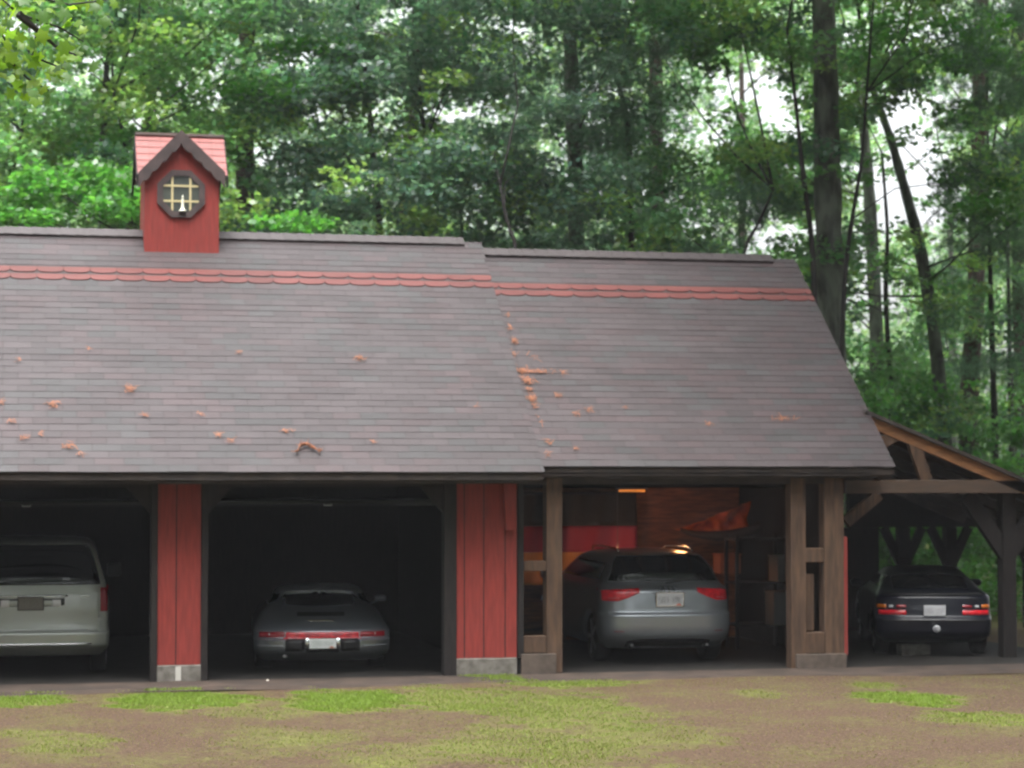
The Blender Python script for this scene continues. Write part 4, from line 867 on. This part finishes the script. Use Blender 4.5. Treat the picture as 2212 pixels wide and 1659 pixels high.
# lamp on the back wall
lp = at(1334, 1190, 4.6)
la = empty('shelf_lamp', (lp.x, 4.6, lp.z), 0, 'lit warm bulb lamp glowing in the back of the carport bay', 'lamp')
MB().lathe([(0.006, -0.02), (0.018, -0.006), (0.02, 0.01), (0.01, 0.03)], tuple(lp), 12).build('bulb', M_BULB, la, True)
MB().lathe([(0.012, 0.05), (0.012, 0.035), (0.014, 0.03)], (lp.x, 4.6, lp.z + 0.005), 10).build('socket', M_STEEL, la, True)
m = MB(); m.tube([lp + Vector((0, 0, 0.05)), lp + Vector((0, 0, 0.8)), (lp.x, 4.6, 2.86)], [0.005] * 3, 6); m.build('cord', M_BLKP, la)
ld = bpy.data.lights.new('bulb_light', 'POINT'); ld.energy = 4; ld.color = (1, 0.5, 0.24); ld.shadow_soft_size = 0.05
lo = bpy.data.objects.new('bulb_light', ld); COL.objects.link(lo); lo.parent = la; lo.location = (0.0, -0.09, 0.02)
# second lamp near the ceiling
lp2 = at(1365, 1060, 3.4)
lb = empty('ceiling_lamp', (lp2.x, 3.4, lp2.z), 0, 'dim warm tube lamp under the carport ceiling joists', 'lamp')
m = MB(); m.tube([(lp2.x - 0.2, 3.4, lp2.z), (lp2.x + 0.2, 3.4, lp2.z)], [0.018, 0.018], 10); m.build('tube', mat('dim_tube', (0.9, 0.4, 0.1), 0.5, emit=(1, 0.30, 0.05), es=0.2), lb, True)
m = MB(); m.box(lp2.x - 0.24, lp2.x + 0.24, 3.37, 3.43, lp2.z + 0.025, lp2.z + 0.06); m.build('housing', M_STEEL, lb)
ld = bpy.data.lights.new('tube_light', 'POINT'); ld.energy = 5; ld.color = (1, 0.42, 0.15); ld.shadow_soft_size = 0.1
lo = bpy.data.objects.new('tube_light', ld); COL.objects.link(lo); lo.parent = lb; lo.location = (0.9, 0.3, -0.35)
# shelf rack and boxes
def shelf():
    a, b = at(1590, 1300, 3.2).x, at(1704, 1300, 3.2).x
    r = empty('shelf_rack', ((a + b) / 2, 3.2, 0.012), 0, 'dark wooden rack of shelves against the right side of the carport bay', 'shelf')
    for x_ in (a, b - 0.05):
        for y_ in (3.2, 3.7): m = MB(); m.box(x_, x_ + 0.05, y_, y_ + 0.05, 0.012, 1.7); m.build('upright', M_TRIM, r)
    for z_ in (0.35, at(1650, 1262, 3.2).z, 1.62): m = MB(); m.box(a, b, 3.19, 3.76, z_, z_ + 0.03); m.build('shelf_board', M_TRIM, r)
    return a, b
sa, sb = shelf()
def bx(name, px0, px1, py0, py1, Y, dpt, m_, label, cat, lid=None):
    a, b = at(px0, py1, Y), at(px1, py0, Y)
    e = empty(name, ((a.x + b.x) / 2, Y, a.z), 0, label, cat, 'storage bins' if name == 'storage_bin' else None)
    m = MB(); m.box(a.x, b.x, Y, Y + dpt, a.z, b.z - 0.03, 0.012); m.build('box_body', m_, e)
    m = MB(); m.box(a.x - 0.012, b.x + 0.012, Y - 0.012, Y + dpt + 0.012, b.z - 0.028, b.z, 0.008); m.build('lid', lid or m_, e)
zs1 = at(1650, 1262, 3.2)
bx('storage_bin', 1680, 1706, 1200, 1258, 3.25, 0.4, M_GREYBOX, 'grey plastic bin on the upper shelf board beside the right post', 'bin')
bx('storage_bin', 1672, 1706, 1278, 1352, 2.6, 0.4, M_GREYBOX, 'larger grey plastic bin low down beside the right post', 'bin')
bx('cardboard_box', 1556, 1600, 1196, 1240, 4.4, 0.35, M_CARTON, 'orange brown cardboard box behind the right shoulder of the silver wagon', 'box')
bx('wooden_chest', 1120, 1200, 1300, 1345, 3.6, 0.5, M_PLANK, 'brown wooden chest seen through the left timber frame opening', 'chest')
m = MB(); c = at(1182, 1245, 0.5)
lt = empty('wall_lantern', (c.x, 0.3, c.z - 0.08), 0, 'small grey lantern on the inner face of the left carport post', 'lantern')
MB().lathe([(0.02, 0), (0.045, 0.01), (0.045, 0.13), (0.03, 0.16), (0.01, 0.18)], (c.x, 0.3, c.z - 0.08), 10).build('lantern_body', M_GREYBOX, lt, True)

# ============================================================ TREES
def leaf_cloud(cen, rad, cnt, size, flat, col, asp=0.75, tilt=0.6, cvar=0.25):
    """cen (n,3), rad (n,), cnt leaves in each clump; returns quads"""
    n = len(cen); cnt = np.broadcast_to(cnt, (n,)); idx = np.repeat(np.arange(n), cnt); k = len(idx)
    v = RNG.normal(size=(k, 3)); v /= np.linalg.norm(v, axis=1)[:, None]; r = RNG.random(k) ** 0.45
    fl = np.broadcast_to(flat, (n,))[idx]
    off = v * (r * rad[idx])[:, None]; off[:, 2] *= fl
    # layers inside flat clumps
    p = cen[idx] + off
    nrm = RNG.normal(size=(k, 3)) * tilt; nrm[:, 2] += 1.0; nrm /= np.linalg.norm(nrm, axis=1)[:, None]
    a = RNG.normal(size=(k, 3)); a -= nrm * (a * nrm).sum(1)[:, None]; a /= np.linalg.norm(a, axis=1)[:, None]; b = np.cross(nrm, a)
    s = size * RNG.uniform(0.6, 1.25, k)[:, None]
    V = np.stack([p - a * s * 0.5, p + b * s * asp * 0.5 + a * s * 0.05 - nrm * s * .08, p + a * s * 0.55 - nrm * s * 0.1, p - b * s * asp * 0.5 + a * s * 0.05 - nrm * s * .08], 1).reshape(-1, 3)
    cc_ = col[idx] * RNG.uniform(1 - cvar, 1 + cvar, (k, 1)); cc_[:, 0] *= RNG.uniform(0.8, 1.2, k)
    return V, np.repeat(cc_, 4, 0)
def needle_cloud(cen, rad, cnt, ln, col, wd=0.012):
    n = len(cen); T = 14
    idx = np.repeat(np.arange(n), cnt); k = len(idx)
    v = RNG.normal(size=(k, 3)); v /= np.linalg.norm(v, axis=1)[:, None]; off = v * (RNG.random(k) ** 0.5 * rad[idx])[:, None]; off[:, 2] *= 0.38
    p0_ = np.repeat(cen[idx] + off, T, 0); d = RNG.normal(size=(k * T, 3)); d[:, 2] += 0.35; d += np.repeat(off / (rad[idx][:, None]), T, 0) * 0.7
    d /= np.linalg.norm(d, axis=1)[:, None]; l = ln * RNG.uniform(0.6, 1.2, (k * T, 1))
    a = np.cross(d, RNG.normal(size=(k * T, 3))); a /= np.linalg.norm(a, axis=1)[:, None]
    V = np.stack([p0_ - a * wd * .5, p0_ + a * wd * .5, p0_ + d * l + a * wd * .35, p0_ + d * l - a * wd * .35], 1).reshape(-1, 3)
    c_ = np.repeat(col[idx], T, 0) * RNG.uniform(0.75, 1.25, (k * T, 1)); return V, np.repeat(c_, 4, 0)

# trunks: name, label, path of (px, py), Y, width in px, bark, kind of crown, extra height
TR = [
 ('pine_tree', 'dark straight pine trunk just right of the red cupola', [(536, 1000), (528, 490), (530, 240), (536, -20)], 15, 42, M_BARKP, 'pine'),
 ('pine_tree', 'tall pine with grey trunk above the step between the two roofs', [(1235, 1000), (1245, 540), (1242, 330), (1232, 100), (1232, -20)], 14, 36, M_BARKG, 'pine'),
 ('pine_tree', 'dark pine trunk rising behind the middle of the carport roof', [(1430, 1000), (1422, 540), (1418, 300), (1415, 0)], 19, 36, M_BARKP, 'pine'),
 ('oak_tree', 'thickest grey lichen covered trunk behind the right end of the carport roof', [(1800, 1250), (1795, 700), (1788, 400), (1784, 200), (1778, -20)], 11, 62, M_BARKG, 'leaf'),
 ('maple_tree', 'thin dark stem leaning left beside the thickest trunk', [(1775, 1000), (1758, 540), (1735, 380), (1722, 250), (1700, 60)], 10, 12, M_BARKD, 'leaf'),
 ('maple_tree', 'thin sapling curving up just right of the thickest trunk', [(1800, 1000), (1822, 620), (1836, 500), (1862, 350), (1872, 200)], 10, 11, M_BARKD, 'leaf'),
 ('maple_tree', 'slender grey trunk standing in the bright gap right of the thickest trunk', [(1900, 1250), (1893, 700), (1880, 450), (1868, 300), (1850, 120)], 17, 30, M_BARKG, 'leaf'),
 ('maple_tree', 'thin dark stem forking low between the two slender grey trunks', [(1922, 1200), (1926, 860), (1912, 640), (1918, 500), (1905, 330)], 15, 12, M_BARKD, 'leaf'),
 ('oak_tree', 'leaning grey trunk with a bend crossing the bright gap on the right', [(2062, 1250), (2040, 920), (2016, 700), (1985, 520), (1955, 410), (1925, 300), (1880, 180)], 14, 29, M_BARKG, 'leaf'),
 ('pine_tree', 'dark pine trunk right of the bent grey trunk', [(2098, 1300), (2090, 900), (2108, 640), (2112, 440), (2120, -20)], 18, 40, M_BARKP, 'pine'),
 ('maple_tree', 'thin dark trunk near the right edge beside the lean-to roof', [(2160, 1300), (2148, 900), (2140, 640), (2135, 400)], 14, 14, M_BARKD, 'leaf'),
 ('pine_tree', 'pine at the far right edge of the picture with drooping boughs', [(2210, 1300), (2205, 700), (2200, 200), (2200, -20)], 20, 34, M_BARKP, 'pine'),
 ('maple_tree', 'thin dark trunk left of the cupola, straight and single', [(223, 1000), (222, 350), (226, 200), (240, 40)], 13, 17, M_BARKD, 'leaf'),
 ('maple_tree', 'slim dark stem left of the cupola leaning to the left', [(290, 1000), (275, 330), (262, 270), (245, 200)], 12, 11, M_BARKD, 'leaf'),
 ('maple_tree', 'slim dark stem left of the cupola leaning to the right', [(290, 1000), (292, 330), (330, 230), (356, 150), (372, 60)], 13.5, 11, M_BARKD, 'leaf'),
 ('maple_tree', 'thin slanting stem at the left edge above the garage roof', [(10, 1000), (5, 440), (15, 400), (40, 330), (60, 200)], 13, 12, M_BARKD, 'leaf'),
 ('pine_tree', 'brown pine trunk glimpsed high up behind the cupola roof', [(330, 1000), (328, 500), (326, 200), (322, -20)], 30, 26, M_BARKP, 'pine'),
 ('oak_tree', 'brown trunk above the garage ridge left of the roof step', [(872, 1000), (870, 490), (885, 300), (902, 200), (908, -20)], 17, 24, M_BARKP, 'leaf'),
 ('maple_tree', 'dark thin trunk above the middle of the garage ridge', [(825, 1000), (822, 480), (810, 380), (800, 250), (770, 0)], 14, 14, M_BARKD, 'leaf'),
 ('maple_tree', 'thin branch like stem slanting above the right part of the garage ridge', [(1010, 1000), (1000, 420), (955, 350), (920, 300)], 13, 8, M_BARKD, 'leaf'),
 ('maple_tree', 'thin stem bending beside the tall grey pine', [(1370, 1000), (1362, 300), (1345, 210), (1330, 165)], 13, 13, M_BARKD, 'leaf'),
 ('maple_tree', 'small understory maple above the carport ridge', [(1560, 1000), (1600, 545), (1640, 480), (1670, 410)], 10, 9, M_BARKD, 'leaf'),
 ('maple_tree', 'low leafy maple directly behind the step of the roofs', [(1110, 1000), (1120, 540), (1095, 480), (1080, 400)], 9.5, 9, M_BARKD, 'leaf'),
 ('oak_tree', 'distant brown trunk in the pale gap above the carport roof', [(1600, 1000), (1603, 540), (1604, 260), (1600, 90)], 34, 18, M_BARKP, 'leaf'),
 ('maple_tree', 'thin tree far right in front of the dark pine boughs', [(2186, 1300), (2185, 950), (2180, 700), (2172, 300)], 17, 12, M_BARKD, 'leaf'),
 ('oak_tree', 'distant grey trunk between the bent trunk and the dark pine', [(2062, 1300), (2060, 900), (2058, 700), (2050, 420)], 26, 20, M_BARKG, 'leaf'),
]
roots = []; tbase = []
for nm, lab, path, Y, wpx, bark, kind in TR:
    P_ = [at(a, b, Y) for a, b in path]; base = P_[0].copy(); base.z = 0.2; P_[0].z = 0.0
    if path[-1][1] <= 0: d_ = (P_[-1] - P_[-2]).normalized(); P_.append(P_[-1] + d_ * 3.5)
    s_ = (base - CAM).length / F; r0 = wpx * s_ / 2
    pts = [];
    for i in range(len(P_) - 1):
        for j in range(6):
            t = j / 6; a, b = P_[i], P_[i + 1]
            pp = a.lerp(b, t)
            if 0 < i: # soften bends
                pass
            pts.append(pp)
    pts.append(P_[-1])
    for _ in range(3):
        pts = [pts[0]] + [(pts[i - 1] + pts[i] * 2 + pts[i + 1]) / 4 for i in range(1, len(pts) - 1)] + [pts[-1]]
    n = len(pts); rad = [r0 * (1.12 - 0.45 * i / n) * (1 + 0.06 * math.sin(i * 1.9 + Y)) for i in range(n)]
    if path[-1][1] > 0:
        for i in range(n): rad[i] *= 1 - 0.6 * max(0, i / n - 0.5)
    e = empty(nm, base, 0, lab, 'tree', 'trees behind the roofs')
    m = MB(); m.tube(pts, rad, 12, 0.12); tr_ = m.build('trunk', bark, e, True)
    roots.append((e, pts, kind, Y, tr_, rad)); tbase.append(pts)
# ---- foliage masses
def gapf(px, py):
    """how open the canopy is towards this spot, 0 closed .. 1 sky"""
    G = [(1610, 200, 120, 70, .66), (1540, 280, 60, 50, .7), (1700, 250, 60, 80, .7), (1960, 330, 90, 130, 1.0), (1900, 420, 60, 120, .9), (1900, 60, 80, 60, .6), (2000, 60, 60, 50, .5), (1990, 250, 60, 60, .5), (2060, 780, 60, 50, .0), (1925, 660, 45, 60, .85),
         (860, 30, 50, 40, .8), (700, 250, 50, 40, .5), (560, 330, 60, 40, .55), (820, 300, 40, 70, .7), (620, 110, 50, 60, .55), (60, 60, 90, 50, .45), (330, 20, 50, 30, .5), (200, 160, 60, 50, .4), (160, 470, 70, 30, .6), (300, 300, 60, 60, .4), (1200, 310, 40, 60, .6), (1230, 470, 60, 20, .4), (1050, 480, 30, 30, .3), (1060, 240, 50, 40, .35), (1660, 510, 90, 40, .6), (1510, 500, 60, 25, .55), (1880, 560, 40, 60, .7), (2010, 520, 50, 50, .5), (1840, 700, 20, 80, .4), (950, 230, 60, 50, .3), (480, 200, 60, 50, .35), (1130, 60, 60, 40, .25)]
    g = 0
    for a, b, c, d, k in G:
        q_ = ((px - a) / c) ** 2 + ((py - b) / d) ** 2
        g = max(g, k * max(0, min(1, 1.5 - q_)))
    return g
CL = []     # center, radius, kind, hue
def inv(p):  # direction of a point as seen from the drive
    v = _cm.transposed() @ (Vector(p) - CAM); return 1106 + F * v.x / -v.z, 829.5 - F * v.y / -v.z
rnd = random.Random(11)
def hue(px, py, kind, Y):
    if kind == 'pine': b = (0.050, 0.105, 0.050)
    else:
        b = (0.050, 0.118, 0.046)
        t = rnd.random()
        if 560 < px < 1350: b = (0.044, 0.088, 0.056)
        if px < 480 or 1480 < px < 1800 or px > 1850: b = (0.062, 0.138, 0.042)
        if px > 1850 and py > 600: b = (0.06, 0.14, 0.045)
        if t < 0.18: b = (0.095, 0.17, 0.04)
        elif t < 0.32: b = (0.035, 0.085, 0.045)
    k = rnd.uniform(0.75, 1.3); return (b[0] * k * 1.95, b[1] * k * 1.78, b[2] * k * 2.25)  # colour lifted and turned bluish, painting haze into the leaves
for k in range(4200):
    px, py = rnd.uniform(-160, 2380), rnd.uniform(-330, 1010)
    Y = rnd.choice([rnd.uniform(9.5, 14), rnd.uniform(12, 22), rnd.uniform(18, 34)])
    if px > 1700 and py > 560 and Y < 12: Y += 6
    if py > 620 and px < 1750: continue
    g = gapf(px, py)
    if rnd.random() < g * 0.93: continue
    if g > 0.3 and Y > 18 and rnd.random() < .6: continue
    if px > 1800 and py > 600 and rnd.random() < 0.35: continue
    pine = (1100 < px < 1480 and 90 < py < 330 and rnd.random() < .6) or (px > 2030 and py < 800 and rnd.random() < .55) or (1450 < px < 1700 and py > 380 and rnd.random() < .5) or (2020 < px and rnd.random() < .25) or rnd.random() < 0.05
    p_ = at(px, py, Y)
    if p_.z < 0.5: continue
    r_ = rnd.uniform(0.35, 0.95)
    CL.append((p_, r_ * (0.5 if g > 0.15 else 1.0), 'pine' if pine else 'leaf', hue(px, py, 'pine' if pine else 'leaf', Y)))
# broad bright maple sprays at the lower left and a few named boughs
for (a, b, w_, h_, n_, Y) in ((150, 400, 170, 40, 26, 9.5), (330, 445, 110, 25, 16, 9.0), (60, 460, 90, 30, 12, 9.0), (560, 190, 130, 22, 14, 12), (450, 330, 110, 25, 10, 12), (700, 110, 120, 60, 10, 12), (1950, 60, 160, 40, 16, 12), (2080, 120, 110, 50, 14, 12), (1640, 350, 80, 50, 18, 13), (1490, 90, 90, 60, 14, 12), (260, 300, 130, 30, 10, 12), (620, 480, 60, 12, 8, 9.5), (1960, 860, 120, 60, 16, 14), (2150, 420, 80, 60, 10, 11)):
    for k in range(n_):
        p_ = at(a + rnd.gauss(0, .5) * w_, b + rnd.gauss(0, .5) * h_, Y + rnd.uniform(-1, 1)); q_ = rnd.uniform(.8, 1.25)
        CL.append((p_, rnd.uniform(0.3, 0.6), 'leaf', (0.075 * q_, 0.215 * q_, 0.042 * q_)))
groups = {}
def d2(p_, pts): return min((p_.x - c.x) ** 2 + (p_.y - c.y) ** 2 * 0.35 + (0.05 * (p_.z - c.z)) ** 2 for c in pts[::3])
for c in CL:
    best, bi = 1e9, 0
    for i, (e, pts, kind, Y, t_, rad) in enumerate(roots):
        d = d2(c[0], pts) * (3 if kind != c[2] else 1)
        if d < best: best, bi = d, i
    groups.setdefault(bi, []).append(c)
for bi, cl in groups.items():
    e, pts, kind, Y, tro, rad = roots[bi]
    lv = [c for c in cl if c[2] == 'leaf']; pn = [c for c in cl if c[2] == 'pine']
    if lv:
        cen = np.array([tuple(c[0]) for c in lv]); rr = np.array([c[1] for c in lv]); col = np.array([c[3] for c in lv])
        cnt = np.maximum(20, (300 * rr ** 1.75 * 1.0)).astype(int); flat = RNG.uniform(0.28, 0.62, len(lv))
        V, C = leaf_cloud(cen, rr, cnt, 0.135, flat, col)
        npmesh('crown', V, np.arange(len(V)).reshape(-1, 4), C, M_LEAF, e)
    if pn:
        cen = np.array([tuple(c[0]) for c in pn]); rr = np.array([c[1] for c in pn]); col = np.array([c[3] for c in pn])
        V, C = needle_cloud(cen, rr, np.maximum(12, 62 * rr ** 1.6).astype(int), 0.15, col)
        npmesh('crown' if not lv else 'needle_crown', V, np.arange(len(V)).reshape(-1, 4), C, M_PINE, e)
    k = 0
    for c in cl:
        if rnd.random() > 0.13 or k > 60: continue
        # limb from the trunk to the clump
        cand = [q_ for q_ in pts if q_.z < c[0].z + 0.5] or pts
        st_ = min(cand, key=lambda q_: (q_ - c[0]).length + 0.5 * max(0, q_.z - c[0].z + 1.0))
        dist = (st_ - c[0]).length
        if dist > 5.5: continue
        mid = st_.lerp(c[0], 0.5) + Vector((rnd.uniform(-.25, .25), rnd.uniform(-.2, .2), rnd.uniform(-.3, .25)))
        r_ = min(0.028, 0.008 + 0.005 * dist)
        m = MB(); m.tube([st_, st_.lerp(mid, .5) + Vector((0, 0, rnd.uniform(-.08, .08))), mid, mid.lerp(c[0], .6) + Vector((rnd.uniform(-.1, .1), 0, .05)), c[0]], [r_, r_ * .85, r_ * .65, r_ * .45, r_ * .2], 5); k += 1; m.build('limb', M_BARKD, e, True)
# ---- far wood closing the view, low undergrowth, and unseen wood shaping the light
def mass(name, pts_, rr, col, size, cnt, label, flat=0.7):
    V, C = leaf_cloud(np.array(pts_), np.array(rr), np.array(cnt), size, flat, np.array(col), tilt=0.8)
    tag(npmesh(name, V, np.arange(len(V)).reshape(-1, 4), C, M_LEAF), label, 'wood', kind='stuff')
P1, R1, C1, N1 = [], [], [], []
for k in range(1500):
    px, py = rnd.uniform(-100, 2320), rnd.uniform(-60, 1180); 
    g = gapf(px, py)
    lim = 0.62 if py < 450 else 0.95
    if rnd.random() > lim or (g > 0.12 and py < 700 and rnd.random() < 0.35 + g): continue
    if py > 600 and px < 1780: continue
    Y = rnd.uniform(34, 62); p_ = at(px, py, Y)
    if p_.z < 0.3: continue
    P1.append(tuple(p_)); R1.append(rnd.uniform(0.8, 1.7)); q_ = rnd.uniform(.8, 1.35); C1.append((0.20 * q_, 0.30 * q_, 0.19 * q_)); N1.append(170)  # pale grey-green puts distance haze into the leaf colour
mass('far_wood', P1, R1, C1, 0.24, N1, 'distant hazy green foliage filling the gaps between the trunks')
P1, R1, C1, N1 = [], [], [], []
for k in range(800):
    x_ = rnd.uniform(4.0, 15); y_ = rnd.uniform(9.2, 28); P1.append((x_, y_, rnd.uniform(0.1, 2.9) if rnd.random() < .75 else rnd.uniform(2, 4))); R1.append(rnd.uniform(0.3, 0.8)); q_ = rnd.uniform(.7, 1.4)
    C1.append((0.07 * q_, 0.19 * q_, 0.04 * q_)); N1.append(150)
mass('undergrowth', P1, R1, C1, 0.12, N1, 'low leafy undergrowth beyond the open back of the lean-to')
P1, R1, C1, N1 = [], [], [], []
for k in range(1300):  # unseen ring, raised and thickened to block low sky light
    a = R(rnd.uniform(95, 445)); rr_ = rnd.uniform(23, 29)
    x_, y_ = -3 + math.cos(a) * rr_, -9 + math.sin(a) * rr_
    if y_ > 6 and -14 < x_ < 20: continue
    if y_ > 4: continue
    P1.append((x_, y_, rnd.uniform(0.5, 33))); R1.append(rnd.uniform(1.5, 3.2)); q_ = rnd.uniform(.7, 1.3); C1.append((0.05 * q_, 0.11 * q_, 0.04 * q_)); N1.append(110)
for k in range(190):  # leaf clumps added overhead, out of view, to shade the carport roof
    P1.append((rnd.uniform(3.0, 17), rnd.uniform(-5, 9), rnd.uniform(14, 22))); R1.append(rnd.uniform(1.0, 2.2)); q_ = rnd.uniform(.7, 1.3); C1.append((0.05 * q_, 0.11 * q_, 0.04 * q_)); N1.append(60)
mass('unseen_shade_wood', P1, R1, C1, 0.75, N1, 'unseen wood round the clearing, raised to cut low sky light, with clumps added overhead for shade')
# ---- near branch hanging in at the upper left
nb = empty('maple_tree', at(-420, 1700, -12), 0, 'near maple whose pale yellow green leaves hang into the upper left corner', 'tree'); nb.location.z = 0
tb = Vector(nb.location)
m = MB(); m.tube([tb, tb + Vector((0, 0, 2.5)), tb + Vector((0.1, 0, 5)), tb + Vector((0.1, 0.1, 8))], [0.16, 0.14, 0.11, 0.07], 12, 0.1); m.build('trunk', M_BARKD, nb, True)
m = MB(); lc = []
for pth in (((-60, -60), (40, 30), (130, 60), (180, 90)), ((-60, -30), (20, 100), (90, 130), (140, 150)), ((-40, 60), (20, 130), (60, 170), (105, 195)), ((-60, -40), (60, -10), (150, 10), (230, 0)), ((-60, 100), (-10, 110), (20, 120)), ((40, 30), (120, 100), (165, 120))):
    pp = [at(a, b, -12 + 0.2 * i) for i, (a, b) in enumerate(pth)]; pp = [tb + Vector((0.1, 0, 5.2))] + pp if pth[0][0] < 0 else pp
    m.tube(pp, [0.03] + [0.012 * (1 - i / len(pp)) + 0.003 for i in range(1, len(pp))], 6)
    for a, b in zip(pp[-len(pth):-1], pp[-len(pth) + 1:]):
        for j in range(11): lc.append(a.lerp(b, rnd.random()) + Vector((rnd.gauss(0, .07), rnd.gauss(0, .15), rnd.gauss(-.04, .07))))
m.build('limbs', M_BARKD, nb, True)
cen = np.array([tuple(c) for c in lc]); col = np.array([random.choice([(0.22, 0.36, 0.03), (0.15, 0.27, 0.035), (0.10, 0.2, 0.05)]) for _ in lc])
# lobed leaves, one fan of points each
Vn, Fn, Cn = [], [], []
for c, k in zip(cen, col):
    nn = Vector((rnd.gauss(0, .6), -0.6 + rnd.gauss(0, .6), rnd.gauss(0.5, .4))).normalized(); a = nn.orthogonal().normalized(); a.rotate(Matrix.Rotation(rnd.uniform(0, 6.28), 3, nn)); b = nn.cross(a); s_ = rnd.uniform(0.045, 0.075)
    prof = [(0, -1), (.35, -.55), (.85, -.5), (.6, -.1), (.95, .35), (.4, .35), (0, 1), (-.4, .35), (-.95, .35), (-.6, -.1), (-.85, -.5), (-.35, -.55)]
    q0 = len(Vn); Vn.append(tuple(Vector(c) + nn * 0.01)); Vn += [tuple(Vector(c) + a * (u * s_) + b * (v * s_)) for u, v in prof]; Cn += [k] * 13
    Fn += [(q0, q0 + 1 + i, q0 + 1 + (i + 1) % 12) for i in range(12)]
npmesh('crown', np.array(Vn), np.array(Fn), np.array(Cn), M_NEAR, nb)

# ---- damp air between the drive and the wood
m = MB(); m.box(-100, 100, -100, 100, -1.2, 42)
hm = bpy.data.materials.new('damp_air'); hm.use_nodes = True; t = hm.node_tree; t.nodes.clear()
o_ = t.nodes.new('ShaderNodeOutputMaterial'); v_ = t.nodes.new('ShaderNodeVolumePrincipled'); v_.inputs['Color'].default_value = (0.93, 0.96, 1, 1); v_.inputs['Density'].default_value = 0.0004
t.links.new(v_.outputs[0], o_.inputs['Volume'])
tag(m.build('haze', hm), 'thin damp haze hanging in the clearing', 'haze', kind='stuff')
SC.cycles.volume_bounces = 0
